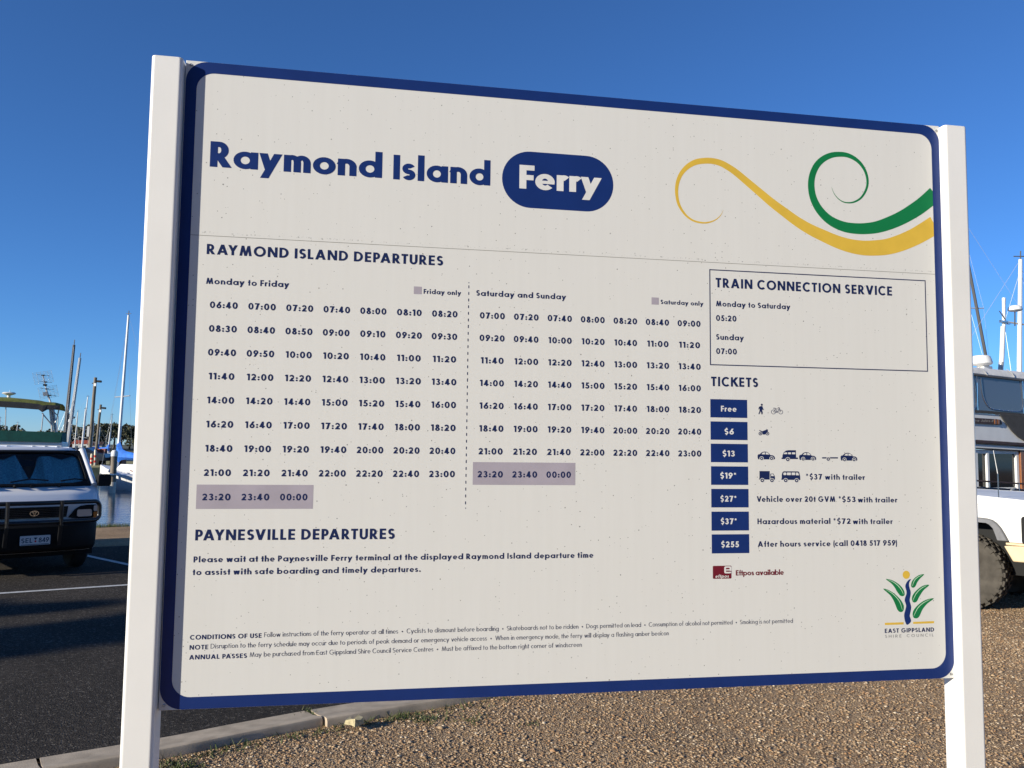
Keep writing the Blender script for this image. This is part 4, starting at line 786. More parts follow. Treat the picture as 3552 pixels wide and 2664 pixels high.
bp_('cabin_window', face([(13.2, .80), (14.0, .80), (14.0, 1.635), (13.2, 1.635)], 21.0, .02), 'glassdark')
bp_('door_post', MB().box((12.76, 21.0, 1.2), (.10, .10, 1.05)), 'varnish', bevel=.01); bp_('door_post', MB().box((12.98, 21.0, 1.2), (.08, .10, 1.05)), 'varnish', bevel=.01)
bp_('cabin_door', face([(12.81, .60), (12.94, .60), (12.94, 1.70), (12.81, 1.70)], 21.05), 'darkwood')
bp_('teak_band', MB().box((12.2, 20.98, 1.735), (5.0, .07, .035), ry=R(2.2)), 'darkwood', bevel=.008)
bp_('eave', MB().box((12.2, 20.99, 1.79), (5.0, .16, .09), ry=R(2.2)), 'white', bevel=.01)
bp_('teak_rail', MB().box((12.2, 20.90, 1.895), (5.0, .10, .085), ry=R(2.6)), 'darkwood', bevel=.015)
bp_('cabin_roof', MB().box((12.2, 22.6, 1.86), (4.6, 3.3, .06)), 'white')
bp_('flybridge_side', face([(9.6, 1.95), (13.8, 1.90), (13.8, 2.45), (13.0, 2.58), (9.6, 2.72)], 20.97, .05), 'white')
bp_('flybridge_side', face([(9.6, 1.90), (13.8, 1.90), (13.8, 2.45), (9.6, 2.72)], 24.1, .05), 'white'); bp_('flybridge_side', MB().box((9.62, 22.5, 2.3), (.05, 3.1, .8)), 'white')
cv = [(12.18, 2.64), (12.30, 2.46), (12.37, 2.37), (12.50, 2.20), (12.65, 2.06), (12.82, 1.96), (13.10, 1.90), (13.82, 1.88), (13.82, 2.56), (12.9, 2.62)]
bp_('charcoal_cover', face(cv, 20.93, .035), 'charcoal', bevel=.008)
nb = bp_('name_board', face([(11.2, 2.385), (12.20, 2.365), (12.23, 2.375), (12.225, 2.44), (12.19, 2.49), (12.10, 2.50), (11.2, 2.525)], 20.92, .04), 'darkwood', bevel=.006)
M['gold'] = mat('name_paint', (.55, .50, .42), .5)
nl = MB(); write(nl, 'Sea Jules II', 11.44, 2.425, .055, .10, 11.985, fn=lambda u, v, z: (u, 20.918 - z, v), slant=.25); bp_('name_lettering', nl, 'gold', nb)
for a in (12.045, 12.125): bp_('board_block', MB().box((a, 20.915, 2.435), (.045, .02, .115)), 'varnish', nb)
bp_('canvas_skirt', MB().box((12.2, 20.955, 2.655), (4.4, .03, .075), ry=R(2.0)), 'charcoal')
for a, b_ in ((9.8, 11.68), (11.68, 12.87), (12.87, 13.9)):
    cl = bp_('clear_panel', face([(a + .01, 2.69 - (a - 12.2) * .03), (b_ - .01, 2.69 - (b_ - 12.2) * .03), (b_ - .01, 3.56 - (b_ - 12.2) * .05), (a + .01, 3.56 - (a - 12.2) * .05)], 20.98, .012), 'clear')
    w_ = b_ - a; P = [(a + .07 * w_, 3.53), (a + .10 * w_, 3.1), (a + .16 * w_, 2.9), (a + .26 * w_, 2.77), (a + .45 * w_, 2.735), (a + .75 * w_, 2.715), (a + .92 * w_, 2.73), (a + .975 * w_, 2.83), (a + .97 * w_, 3.1), (a + .94 * w_, 3.5)]
    bp_('zip_seam', MB().tube([(x, 20.972, z) for x, z in smoothline(P, 3)], .013, 6), 'steel', cl)
bp_('back_screen', face([(9.8, 2.6), (13.9, 2.6), (13.9, 3.5), (9.8, 3.5)], 24.0, .02), 'clear')
cr = []
for a, dz in ((9.6, .10), (10.6, .03), (11.65, .0), (12.26, -.015), (12.88, -.03), (13.4, -.05), (14.0, -.09)): cr.append([(a, 20.93, 3.545 - (a - 12.2) * .05), (a, 20.90, 3.60 - (a - 12.2) * .05), (a, 20.94, 3.72 + dz), (a, 21.05, 3.80 + dz), (a, 22.5, 3.90 + dz), (a, 23.95, 3.80 + dz), (a, 24.12, 3.58 + dz)])
co = bp_('canopy', MB().loft(cr, close=False, caps=False), 'grey_canvas', smooth=True); s2 = co.modifiers.new('thick', 'SOLIDIFY'); s2.thickness = .02
for a in (11.8, 12.5, 13.25): bp_('canopy_seam', MB().tube([(a - .10, 20.93, 3.79), (a, 20.892, 3.69), (a + .06, 20.89, 3.60)], .010, 6), 'grey_canvas', co)
rd = bp_('radar_dome', MB().lathe([(.05, 3.87), (.12, 3.92), (.23, 3.935), (.275, 3.975), (.272, 4.00), (.245, 4.10), (.215, 4.165), (.17, 4.185), (.0, 4.19)], (12.0, 21.5, .0), 'z', 32), 'white', smooth=True, c=12.29)
bp_('radar_foot', MB().box((12.12, 21.5, 3.86), (.34, .22, .10)), 'white', rd, bevel=.02, c=12.29)
def RDM(u, v, z): a = (u - 12.02) / .262 - R(56) ; return (12.0 + (.263 - (v - 4.02) * .25 + z) * math.cos(a), 21.5 + (.263 - (v - 4.02) * .25 + z) * math.sin(a), v)
rl = MB(); write(rl, 'SIM', 12.03, 4.035, .075, .20, fn=RDM); bp_('radar_lettering', rl, 'charcoal', rd, c=12.29)
pb = bp_('radar_pole', MB().tube([(12.62, 21.55, 3.80), (12.66, 21.53, 4.2), (12.72, 21.51, 5.02)], .060, 12), 'white', smooth=True, c=12.66)
bp_('pole_band', MB().tube([(12.615, 21.55, 3.82), (12.638, 21.54, 4.06)], .063, 12), 'mast_grey', pb, smooth=True, c=12.66)
bp_('aerial_tube', MB().tube([(12.735, 21.5, 5.0), (12.765, 21.5, 5.70), (12.768, 21.5, 5.71), (12.772, 21.5, 5.79)], [.044, .042, .047, .046], 12), 'white', pb, smooth=True, c=12.66)
bp_('pole_clamp', MB().box((12.70, 21.48, 5.14), (.22, .10, .05)).box((12.86, 21.46, 5.10), (.10, .05, .05)), 'steel', pb, c=12.66)
gd = bp_('satellite_dome', MB().lathe([(.02, 5.43), (.13, 5.45), (.175, 5.475), (.178, 5.50), (.16, 5.56), (.11, 5.60), (.0, 5.615)], (12.97, 21.45, 0), 'z', 28), 'white', smooth=True, c=12.97)
bp_('dome_stem', MB().tube([(12.96, 21.45, 5.44), (12.94, 21.45, 5.05)], .016, 8), 'charcoal', gd, c=12.97); bp_('dome_arm', MB().tube([(12.95, 21.45, 5.12), (12.78, 21.48, 5.16)], .014, 8).tube([(12.93, 21.45, 5.15), (12.78, 21.48, 5.42)], .010, 6), 'charcoal', gd)
rl_ = bp_('side_rail', MB().tube([(9.3, 20.5, 1.12), (11.37, 20.5, .96), (12.47, 20.52, .88), (14.6, 20.7, .80)], .020, 8), 'darkwood')
bp_('lower_rail', MB().tube([(9.3, 20.5, .98), (11.37, 20.5, .79), (12.47, 20.52, .73), (14.6, 20.7, .68)], .028, 8), 'glassdark', rl_)
for a in (10.2, 11.46, 12.20, 13.2): bp_('rail_post', MB().tube([(a, 20.5, .55), (a, 20.5, .96 - (a - 11.37) * .073)], .013, 6), 'steel', rl_)
bp_('boarding_ladder', MB().box((12.02, 20.48, .77), (.13, .05, .03), ry=R(-25)), 'mast_grey', rl_)

# generic yacht: hull, mast, spreaders, boom, rigging; leaning a touch to the right like every mast in the harbour
def yacht(x, y, L, H, label, group=None, hull='hull', mast='white', r_=.07, lean=2.4, spread=.5, sw=.9, cover=None, head=0.0, cabin=True, off=0.0):
    o = tag(empty('sailing_yacht', (x, y, -.62), head), label, 'yacht', group); o.rotation_mode = 'ZYX'; o.rotation_euler = (0, R(lean), head)
    rr = []
    for t_, w, z in ((-.5, .62, .85), (-.25, .95, .80), (0, 1.0, .82), (.25, .72, .92), (.5, .04, 1.08)): rr.append((t_ * L, w * L * .15, z))
    rings = [[(a, w, z), (a, w * .94, z * .45), (a * .95, w * .6, -.2), (a * .95, -w * .6, -.2), (a, -w * .94, z * .45), (a, -w, z)] for a, w, z in rr]
    MB().loft(rings).build('hull', M[hull], o, smooth=True)
    if cabin:
        cbn = MB().loft([[(-.2 * L, s_ * .085 * L, .8) for s_ in (1, -1)] + [(.2 * L, s_ * .07 * L, .85) for s_ in (-1, 1)], [(-.18 * L, s_ * .075 * L, 1.22) for s_ in (1, -1)] + [(.14 * L, s_ * .055 * L, 1.2) for s_ in (-1, 1)]]).build('cabin', M['white'], o)
        MB().box((-.02 * L, -.083 * L, 1.04), (.26 * L, .012, .13)).build('cabin_window', M['glassdark'], cbn)
    mo = MB().tube([(off, 0, .8), (off, 0, H * .6), (off, 0, H)], [r_, r_ * .95, r_ * .7], 8).build('mast', M[mast], o, smooth=True)
    MB().tube([(off - sw, 0, H * spread + .05), (off, 0, H * spread), (off + sw, 0, H * spread - .03)], r_ * .35, 6).build('spreader', M['mast_grey'], mo)
    MB().tube([(off, 0, H), (off, 0, H + .25)], r_ * .25, 6).tube([(off - .2, 0, H + .08), (off + .2, 0, H + .1)], r_ * .2, 5).build('masthead_vane', M['mast_dark'], mo)
    rg_ = MB(); t_ = max(.004, r_ * .06)
    rg_.tube([(off, 0, H * .97), (L * .49, 0, 1.05)], t_, 4).tube([(off, 0, H), (-L * .49, 0, .9)], t_, 4)
    for s_ in (-1, 1): rg_.tube([(off, 0, H * .96), (off + s_ * sw, 0, H * spread), (off + s_ * .3, s_ * L * .12, .9)], t_, 4)
    rg_.build('rigging', M['mast_grey'], o)
    bm = MB().tube([(off, 0, 1.56), (off - L * .40, 0, 1.53)], r_ * .8, 8).build('boom', M[mast], o, smooth=True)
    if cover:
        MB().loft([[(off - a * L * .40, s_ * w, 1.55 + h * q) for s_, q in ((1, 0), (.8, .6), (0, 1), (-.8, .6), (-1, 0), (0, -.35))] for a, w, h in ((-.03, .10, 1.0), (.01, .15, .98), (.06, .17, .72), (.14, .18, .42), (.28, .18, .32), (.7, .13, .22), (1.0, .07, .12))]).build('sail_cover', M[cover], o, smooth=True)
    return o
def far_at(px, Y): return px * Y
# left harbour
yacht(-21.4, 40, 7.0, 7.0, 'yacht with a tall bare dark mast rising behind the van roof', mast='mast_dark', r_=.085, spread=.58, sw=.6, lean=2.9, head=R(118))
yacht(-22.1, 41.5, 7.0, 6.55, 'yacht with a pale grey mast leaning close beside the dark mast', mast='mast_grey', r_=.09, spread=.66, sw=.65, lean=5.2, head=R(118))
yacht(-19.68, 44.2, 6.0, 9.2, 'white yacht with a bright blue sail cover moored beside the white post', mast='white', r_=.082, spread=.52, sw=.62, cover='blue_canvas', lean=1.6, head=R(150), off=1.6)
for i, (x, Y, H, mt, lab, g_) in enumerate(((-46.7, 90, 5.1, 'mast_grey', 'small yacht with a short grey mast far across the marina behind the van', None), (-45.95, 90, 5.4, 'white', 'far yacht with a leaning white mast between the utility poles', None), (-56.1, 110, 7.9, 'white', 'far yacht with the tallest leaning white mast near the timber pole', None), (-53.5, 112, 5.6, 'mast_grey', 'far yacht with a slim grey mast right of the shorter timber pole', None), (-53.05, 108, 3.9, 'white', 'far yacht with a short white mast beside the red boxes', None), (-52.2, 109, 3.3, 'white', 'far yacht with a stubby mast left of the white topped pile', None), (-56.4, 105, 3.6, 'mast_grey', 'far yacht with a low mast and bright lamp in front of the trees', None), (-55.4, 111, 4.6, 'white', 'far yacht half hidden by the tall timber pole', None), (-68.5, 112, 5.0, 'white', 'far yacht with a white mast under the green canopy', None), (-66.0, 112, 4.4, 'mast_grey', 'far yacht with a grey mast behind the canopy legs', None), (-74.5, 116, 4.2, 'white', 'far yacht at the left edge behind the flybridge boat', None))):
    yacht(x - .1, Y, 7.5, H + .6, lab, g_, mast=mt, r_=.07 + .01 * (i % 3), lean=2.3 + (i % 3) * .5, sw=.5, head=R(20 * (i % 5) - 30), cover=('blue_canvas' if i in (4, 5) else None))
# flybridge boat behind the van
F0 = (-13.4, 25.0, -.62)
fb = tag(empty('flybridge_boat', F0, R(25)), 'white flybridge boat with olive canopy and dark green side cloths behind the van', 'boat')
def fp(name, mb, m_, parent=fb, smooth=False, bevel=0.0): return mb.build(name, M[m_], parent, smooth, bevel, shift=F0)
hp = [(-20.5, 26.6, .9), (-18.5, 25.0, .75), (-15.5, 24.7, .62), (-13.2, 24.8, .58), (-13.1, 28.0, .58), (-15.5, 28.2, .62), (-18.5, 28.0, .75)]
fp('hull', MB().loft([[(a, b_, z) for a, b_, z in hp], [(-15.8 + (a + 15.8) * .93, 26.5 + (b_ - 26.5) * .85, -.7) for a, b_, z in hp]]), 'hull')
cbn = fp('cabin', MB().loft([[(-18.4, 25.2, .6), (-13.4, 25.2, .55), (-13.4, 27.8, .55), (-18.4, 27.8, .6)], [(-17.9, 25.25, 1.50), (-13.35, 25.25, 1.50), (-13.35, 27.75, 1.50), (-17.9, 27.75, 1.50)]]), 'white', bevel=.03)
for a in (-17.4, -16.2, -15.0): fp('cabin_window', MB().box((a + .3, 25.2, 1.1), (.9, .03, .45)), 'glassdark', cbn)
fp('flybridge_deck', MB().box((-15.7, 26.5, 1.585), (4.7, 2.9, .19)), 'white', bevel=.03)
fp('side_cloth', MB().add([(-18.2, 25.0, 1.72), (-13.41, 25.0, 1.66), (-13.37, 25.0, 1.955), (-18.2, 25.0, 2.06), (-18.2, 25.04, 1.72), (-13.41, 25.04, 1.66), (-13.37, 25.04, 1.955), (-18.2, 25.04, 2.06)], [(0, 1, 2, 3), (4, 7, 6, 5), (0, 4, 5, 1), (1, 5, 6, 2), (2, 6, 7, 3), (3, 7, 4, 0)]), 'green_canvas')
fp('side_cloth', MB().box((-13.40, 26.4, 1.81), (.04, 2.7, .29)), 'green_canvas'); fp('side_cloth', MB().box((-15.8, 27.8, 1.85), (4.8, .04, .3)), 'green_canvas')
cr = []
for a, zb, zt, cr_ in ((-17.6, 2.76, 2.98, 0), (-16.4, 2.72, 2.96, .02), (-15.28, 2.68, 2.945, 0), (-14.85, 2.655, 2.93, .02), (-14.37, 2.635, 2.915, 0), (-14.02, 2.615, 2.875, .01), (-13.92, 2.54, 2.86, 0), (-13.80, 2.62, 2.845, 0), (-13.62, 2.63, 2.83, .01), (-13.47, 2.66, 2.80, 0)): cr.append([(a, 25.0, zb), (a, 24.99, zb + .6 * (zt - zb)), (a, 25.05, zt - .02), (a, 25.25, zt + .015 + cr_), (a, 26.4, zt + .05 + cr_), (a, 27.5, zt + .02), (a, 27.75, zt - .1)])
co = fp('canopy', MB().loft(cr, close=False, caps=False), 'olive_canvas', smooth=True); s2 = co.modifiers.new('thick', 'SOLIDIFY'); s2.thickness = .02
fp('canopy_skirt', MB().loft([[q[0], (q[0][0], 24.975, q[1][2] + .01)] for q in cr], close=False, caps=False), 'charcoal', co)
for P, r_ in (([(-13.75, 25.3, 2.72), (-13.65, 25.3, 1.98)], .035), ([(-13.69, 25.35, 2.76), (-13.56, 25.35, 1.96)], .045), ([(-13.90, 25.05, 2.52), (-13.92, 25.05, 2.0)], .016), ([(-13.93, 25.05, 2.52), (-13.64, 25.15, 2.14)], .018), ([(-13.68, 25.1, 2.62), (-13.53, 25.2, 2.46), (-13.58, 25.2, 2.25)], .018), ([(-13.50, 25.1, 2.64), (-13.53, 25.15, 2.46)], .018), ([(-13.51, 25.1, 2.44), (-13.51, 25.1, 1.98)], .014), ([(-14.86, 25.05, 2.66), (-14.84, 25.05, 2.02)], .014)):
    fp('canopy_leg', MB().tube(P, r_, 8), 'mast_grey', smooth=True)
gd = fp('satellite_dome', MB().lathe([(.06, 2.94), (.045, 3.0), (.05, 3.03), (.17, 3.075), (.185, 3.095), (.15, 3.125), (.0, 3.135)], (-14.85, 25.5, 0), 'z', 24), 'white', smooth=True); fp('dome_spike', MB().tube([(-14.83, 25.5, 3.13), (-14.83, 25.5, 3.19)], .008, 5), 'white', gd)
am = fp('television_aerial', MB().tube([(-13.74, 25.5, 2.82), (-13.88, 25.5, 3.22)], .026, 8).tube([(-13.88, 25.5, 3.22), (-14.0, 25.5, 3.68)], .018, 8), 'white')
for (cx, cz) in ((-13.985, 3.605), (-13.825, 3.17)):
    gm = MB(); ux, uz = .97, -.0 + .24; vx, vz = -.24, .97
    for k in range(9): a = -.17 + .34 * k / 8; gm.tube([(cx - .26 * ux + a * vx, 25.47, cz - .26 * uz * .9 + a * vz), (cx + .26 * ux + a * vx, 25.47, cz + .26 * uz * .9 + a * vz)], .0028, 4)
    for k in range(6): a = -.25 + .5 * k / 5; gm.tube([(cx + a * ux - .18 * vx, 25.47, cz + a * uz * .9 - .18 * vz), (cx + a * ux + .18 * vx, 25.47, cz + a * uz * .9 + .18 * vz)], .0028, 4)
    fp('aerial_grid', gm, 'mast_grey', am)
for cx, cz in ((-13.99, 3.67), (-13.92, 3.47), (-13.86, 3.26), (-13.79, 3.07)): fp('aerial_dipole', MB().box((cx, 25.44, cz), (.09, .05, .03)).tube([(cx - .18, 25.44, cz + .02), (cx, 25.44, cz), (cx + .18, 25.44, cz - .01)], .005, 4), 'charcoal', am)
fp('aerial_box', MB().box((-13.90, 25.45, 3.11), (.12, .06, .12), ry=R(-14)), 'mast_grey', am); fp('aerial_clamp', MB().box((-13.92, 25.46, 3.38), (.11, .06, .05)), 'black', am)

# timber poles, pile, bollards, boxes on the grass spit
spit = [(-60, 56), (-40, 54), (-31, 57), (-28.9, 60.5), (-28.6, 64), (-30, 70), (-36, 84), (-60, 92)]
sm_ = MB().loft([[(a * 1.0, b_, .0) for a, b_ in spit], [(-45 + (a + 45) * 1.09, 70 + (b_ - 70) * 1.06, -.9) for a, b_ in spit]]); tag(sm_.build('grass_spit', M['turf']), kind='structure')
def pole(x, y, h, r_, lean, label):
    o = tag(empty('timber_pole', (x, y, -.05)), label, 'pole', None); o.rotation_euler = (0, R(lean), 0)
    MB().tube([(0, 0, 0), (.02, 0, h * .4), (-.01, 0, h * .75), (0, 0, h)], [r_ * 1.08, r_, r_ * .98, r_ * .92], 12).build('shaft', M['timber'], o, smooth=True)
    fl = MB().rbox((.34 if h > 3 else .3, 0, h - .32), (.34, .2, .18), .05, 1).build('floodlight', M['black'], o); MB().tube([(0, 0, h - .25), (.26, 0, h - .3)], .025, 6).build('lamp_arm', M['black'], fl)
    MB().box((.1, -.16, h - .62), (.18, .12, .24)).build('junction_box', M['white'], o); MB().tube([(-.16, 0, h - .5), (-.24, 0, h - .5)], .05, 6).build('insulator', M['mast_dark'], o)
    return o
o = pole(-35.13, 70, 7.28, .135, 1.9, 'tall timber light pole standing on the grass spit beside the striped barriers'); MB().box((-.17, -.1, 2.75), (.2, .12, .85)).build('meter_box', M['mast_grey'], o)
pole(-39.55, 80, 5.5, .115, 3.2, 'shorter timber light pole behind the red boxes'); pole(-39.75, 75, 4.4, .10, 2.0, 'thin timber pole with a crossed top behind the masts')
o = tag(empty('mooring_pile', (-18.44, 39, -2.2)), 'grey timber mooring pile with a white cap standing in the water', 'pile'); o.rotation_euler = (0, R(.8), 0)
MB().tube([(0, 0, 0), (0, 0, 1.9), (.01, 0, 3.34)], [.145, .14, .135], 14).build('shaft', M['timber'], o, smooth=True)
MB().lathe([(.15, 3.28), (.15, 3.47), (.10, 3.55), (.0, 3.58)], (.01, 0, 0), 'z', 16).build('cap', M['white'], o, smooth=True); MB().lathe([(.147, 2.42), (.15, 2.45), (.147, 2.48)], (.0, 0, 0), 'z', 14).build('mooring_rope', M['white'], o); MB().lathe([(.147, 1.55), (.147, 2.10)], (.0, 0, 0), 'z', 14).build('tide_band', M['gold'], o)
for x, y, h, lab in ((-32.40, 65, .93, 'shorter of the two red and white striped barrier posts'), (-32.18, 65.1, 1.25, 'taller of the two red and white striped barrier posts')):
    o = tag(empty('barrier_post', (x, y, 0)), lab, 'barrier', 'striped barrier posts on the grass spit'); o.location.z = -.02
    MB().lathe([(.085, 0), (.08, .05), (.075, h - .08), (.05, h), (.0, h)], (0, 0, 0), 'z', 14).build('post_body', mat('barrier_white', (.75, .66, .45), .5), o, smooth=True)
    for k in (.28, .60, .92): 
        if k * h < h - .1: MB().lathe([(.088, k * h - .10), (.086, k * h + .07)], (0, 0, 0), 'z', 14).build('red_band', M['brightred'], o)
for x, y, z0, w, h, lab in ((-33.42, 68, .72, .5, .58, 'left red box on posts beside the timber pole'), (-33.0, 68.2, .70, .42, .62, 'right red box on posts beside the timber pole')):
    o = tag(empty('red_cabinet', (x, y, -.02)), lab, 'cabinet', 'red cabinets on posts'); MB().box((0, 0, z0 + h / 2), (w, .35, h)).build('cabinet_body', M['red'], o, bevel=.03); MB().box((0, -.18, z0 + h / 2), (w * .8, .02, h * .8)).build('door', M['red'], o)
    for s_ in (-1, 1): MB().tube([(s_ * w * .35, 0, 0), (s_ * w * .35, 0, z0)], .05, 8).build('leg', M['timber'], o)
o = tag(empty('red_crate_stack', (-32.2, 69, -.02)), 'dark red slatted bin on the spit behind the white dinghy', 'bin'); MB().box((0, 0, .42), (1.0, .8, .84)).build('bin_body', M['red'], o, bevel=.02)
for k in range(5): MB().box((-.4 + k * .2, -.42, .42), (.05, .03, .8)).build('slat', M['darkwood'], o)
# dark car on the spit
o = tag(empty('dark_car', (-34.2, 67, 0), R(8)), 'dark blue car parked on the grass spit behind the van', 'car')
P = [(-2.0, .35), (-2.05, .75), (-1.85, .95), (-1.2, 1.0), (-.55, 1.36), (.55, 1.38), (1.25, 1.0), (1.95, .9), (2.05, .6), (2.0, .32)]
MB().prism(P, lambda a, b_, t_: (a, t_ * (1 - .18 * max(0, b_ - .95) / .45), b_), -.82, .82).build('body', mat('dark_car_paint', (.015, .02, .03), .3, coat=.5), o, bevel=.05)
for s_ in (-1, 1):
    MB().prism([(-.98, 1.0), (-.5, 1.30), (.5, 1.31), (1.02, 1.0)], lambda a, b_, t_: (a, s_ * (.83 - .16 * max(0, b_ - .95) / .45) + t_, b_), -.01, .01).build('side_window', M['glassdark'], o)
    for x in (-1.3, 1.3): MB().lathe([(.2, -.1), (.31, -.09), (.32, 0), (.31, .09), (.2, .1)], (x, s_ * .74, .32), 'y', 20).build('wheel', M['rubber'], o, smooth=True)
# dinghies by the pile
def dinghy(x, y, L, label, hd=0, stripe=None):
    o = tag(empty('dinghy', (x, y, -.62), hd), label, 'dinghy'); rr = ((-.5, .80, .72), (-.2, 1.0, .70), (.2, .8, .78), (.5, .06, .95))
    MB().loft([[(t_ * L, w * L * .2, z), (t_ * L, w * L * .17, z * .4), (t_ * L * .95, w * L * .09, -.1), (t_ * L * .95, -w * L * .09, -.1), (t_ * L, -w * L * .17, z * .4), (t_ * L, -w * L * .2, z)] for t_, w, z in rr]).build('hull', M['hull'], o, smooth=True)
    MB().loft([[(t_ * L * .98, w * L * .2 * s_, z + .012 + .05 * (1 - abs(s_))) for s_ in (-1, -.5, 0, .5, 1)] for t_, w, z in rr], close=False, caps=False).build('cover', M['white'], o, smooth=True)
    MB().tube([(-L * .45, -.1, .75), (L * .1, -.3, .95)], .03, 6).build('oar', M['varnish'], o)
    return o
dinghy(-18.9, 41.8, 2.7, 'white dinghy floating against the mooring pile', R(160)); dinghy(-17.6, 43.0, 2.8, 'white tender lying beyond the dinghy under the blue sail cover', R(15))

# ------------------------------------------------------------------ far shore and trees
hm = MB(); rings = []
for k in range(41):
    x = -260 + 12 * k; rings.append([(x, 178 + 4 * math.sin(k * .9), -.9), (x, 184, .25), (x, 215, .8 + .3 * math.sin(k * .7)), (x, 290, 2.2 + 1.2 * math.sin(k * .45) + .8 * math.sin(k * 1.3)), (x, 420, 1.0)])
tag(hm.loft(rings, close=False, caps=False).build('far_shore', M['hill'], smooth='all'), kind='structure')
def tree(name, x, y, h, w, lobes, n, size, label, group, z0=.3, open_=.75):
    o = tag(empty(name, (x, y, z0)), label, 'tree', group)
    tk = MB().tube([(0, 0, -.4), (.02 * w, 0, h * .35), (-.03 * w, 0, h * .62)], [w * .035, w * .026, w * .016], 7)
    cr_ = MB()
    for k in range(lobes):
        a = random.uniform(0, 6.28); rr = w * .42 * math.sqrt(random.random()); cz = h * random.uniform(.52, .90) * (1 - .25 * rr / (w * .5)); cx, cy = rr * math.cos(a), rr * math.sin(a)
        tk.tube([(0, 0, h * .45), (cx * .6, cy * .6, cz * .8), (cx, cy, cz)], [w * .014, w * .010, w * .005], 5)
        lr = w * random.uniform(.12, .22); lz = lr * random.uniform(.45, .75)
        for _ in range(n // lobes):
            while True:
                d = Vector((random.uniform(-1, 1), random.uniform(-1, 1), random.uniform(-1, 1)))
                if d.length < 1 and d.length > .35: break
            c = Vector((cx + d.x * lr, cy + d.y * lr, cz + d.z * lz)); s_ = size * random.uniform(.5, 1.2)
            u_ = Vector((random.gauss(0, 1), random.gauss(0, 1), random.gauss(0, .6))).normalized(); v_ = u_.cross(Vector((random.gauss(0, 1), random.gauss(0, 1), random.gauss(0, 1)))).normalized()
            cr_.add([c - u_ * s_, c + v_ * s_ * .6, c + u_ * s_, c - v_ * s_ * .6], [(0, 1, 2, 3)])
    tk.build('trunk', M['bark'], o, smooth='all'); cr_.build('crown', M['leaf'], o, fix=False)
    return o
TR = [(-105.0, 200, 5.6, 6), (-102.9, 198, 6.2, 5), (-99.4, 202, 6.6, 6.5), (-98.4, 196, 7.4, 5), (-96.5, 200, 7.9, 6), (-95.4, 204, 7.6, 6), (-93.6, 198, 7.5, 6.5), (-92.2, 203, 7.0, 6), (-91.0, 196, 6.2, 6), (-89.6, 201, 6.4, 7), (-101.2, 206, 5.6, 7), (-97.4, 190, 5.0, 6), (-94.4, 190, 5.0, 6), (-100.6, 189, 4.6, 6), (-107.8, 200, 4.6, 6), (-111.5, 203, 5.0, 7), (-115, 201, 4.6, 7), (-118.5, 204, 5.4, 7), (-86.4, 203, 7, 8), (-81, 206, 7.6, 9), (-76, 204, 6.6, 8), (-124, 205, 6.0, 9), (-130, 205, 5.6, 9), (-136, 207, 5.0, 9)]
KD = ['dark rounded gum', 'pale open crowned gum', 'olive spreading gum', 'tall ragged gum']
for i, (x, y, h, w) in enumerate(TR):
    tree('gum_tree', x, y, h, w * 1.15, 8 + i % 4, 900, .36, KD[i % 4] + ' tree on the far shore beyond the masts', 'gum trees on the far shore')
tree('umbrella_pine', -70.7, 120, 4.6, 3.0, 9, 1300, .16, 'flat topped umbrella pine above the green side cloth', None, z0=.2)
for x, y, h, w, lab in ((-73.6, 122, 4.4, 6, 'dense dark tree at the left edge beside the umbrella pine'), (-70.2, 124, 3.6, 4.5, 'low dark scrub tree under the umbrella pine'), (-66.0, 150, 3.4, 5, 'low bushy tree seen under the green canopy')): tree('shore_tree', x, y, h, w, 9, 1100, .22, lab, None, z0=.0)
tag(MB().loft([[(-100, 118, -.9), (-62, 118, -.9), (-60, 160, -.9), (-100, 160, -.9)], [(-99, 119, .15), (-64, 119.5, .1), (-62, 158, .1), (-99, 158, .15)]]).build('near_point', M['hill']), kind='structure')
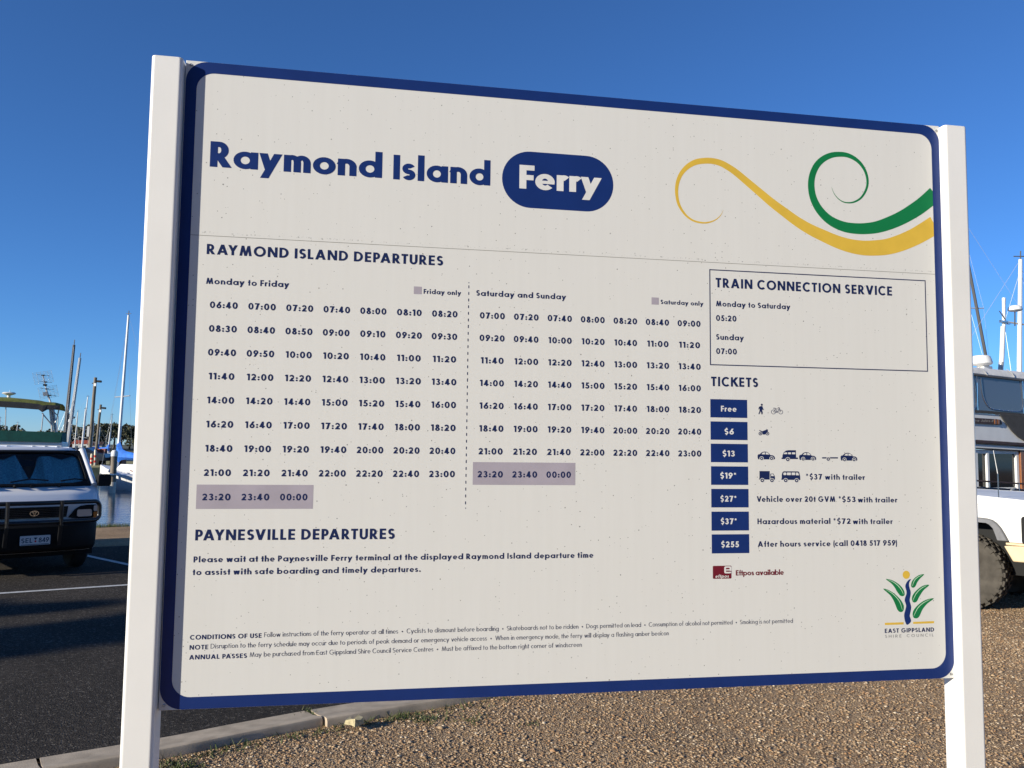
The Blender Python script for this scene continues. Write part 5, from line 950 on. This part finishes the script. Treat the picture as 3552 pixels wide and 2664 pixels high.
for i, (x, y, w, h, c) in enumerate(((-103.2, 186, 3.2, 1.5, (.45, .42, .38)), (-98.6, 185.5, 2.6, 1.4, (.30, .13, .08)), (-94.8, 186, 3.4, 1.6, (.50, .48, .45)), (-91.2, 185, 2.8, 1.3, (.32, .30, .27)))):
    o = tag(empty('shore_house', (x, y, .2), R(6 * i - 8)), ('pale cottage', 'brick boathouse', 'white house', 'grey shed')[i] + ' at the waterline below the far gum trees', 'house')
    MB().box((0, 0, h / 2), (w, 2.4, h)).build('wall', mat('house_wall', c, .8), o); MB().prism([(-1.4, h), (1.4, h), (0, h + .8)], lambda a, b_, t_: (t_, a, b_), -w / 2 - .15, w / 2 + .15).build('roof', M['darkwood'] if i % 2 else M['red'], o)
    for k in (-.25, .25): MB().box((k * w, -1.21, h * .55), (w * .2, .04, h * .4)).build('window', M['glassdark'], o)
# yachts behind the cruiser on the right
yacht(14.38, 24, 8.5, 7.9, 'yacht with a white mast and instruments standing behind the motor cruiser', mast='white', r_=.075, spread=.76, sw=.45, lean=2.6, cabin=True)
yacht(17.95, 30, 8.5, 11.5, 'yacht with a dark leaning mast seen between the post and the radar dome', mast='mast_dark', r_=.06, spread=.66, sw=.25, lean=-8.9)
# gum trees behind the photographer on the left, which throw the long soft shadows over the road
for x, y, h, w, lab in ((-23.8, -7.0, 10, 3.0, 'slender gum tree behind the camera left of the road'), (-21.4, -3.0, 8, .9, 'thin young gum tree behind the camera by the kerb')): tree('roadside_gum', x, y, h, w, 12, 1600, .26, lab, None, z0=0)
# unseen shop row, added behind the camera to keep low sky light off the sign
o = tag(empty('added_shop_row', (14, -15, 0)), 'added unseen two storey brick shop row behind the camera, blocking low sky light', 'building')
MB().box((0, -4, 4.6), (42, 8, 9.2)).build('wall', noise_tint(mat('dark_brick', (.09, .055, .04), .9), 3, .25), o)
MB().box((0, -3.9, 9.35), (42.6, 8.6, .3)).build('roof', M['charcoal'], o); MB().box((0, .9, 3.1), (42, 1.9, .14)).build('awning', M['charcoal'], o)
for k in range(10):
    MB().box((-18.9 + 4.2 * k, .03, 6.3), (1.5, .08, 1.8)).build('window', M['glassdark'], o); MB().box((-18.9 + 4.2 * k, .03, 1.5), (3.0, .08, 2.4)).build('shop_window', M['glassdark'], o)
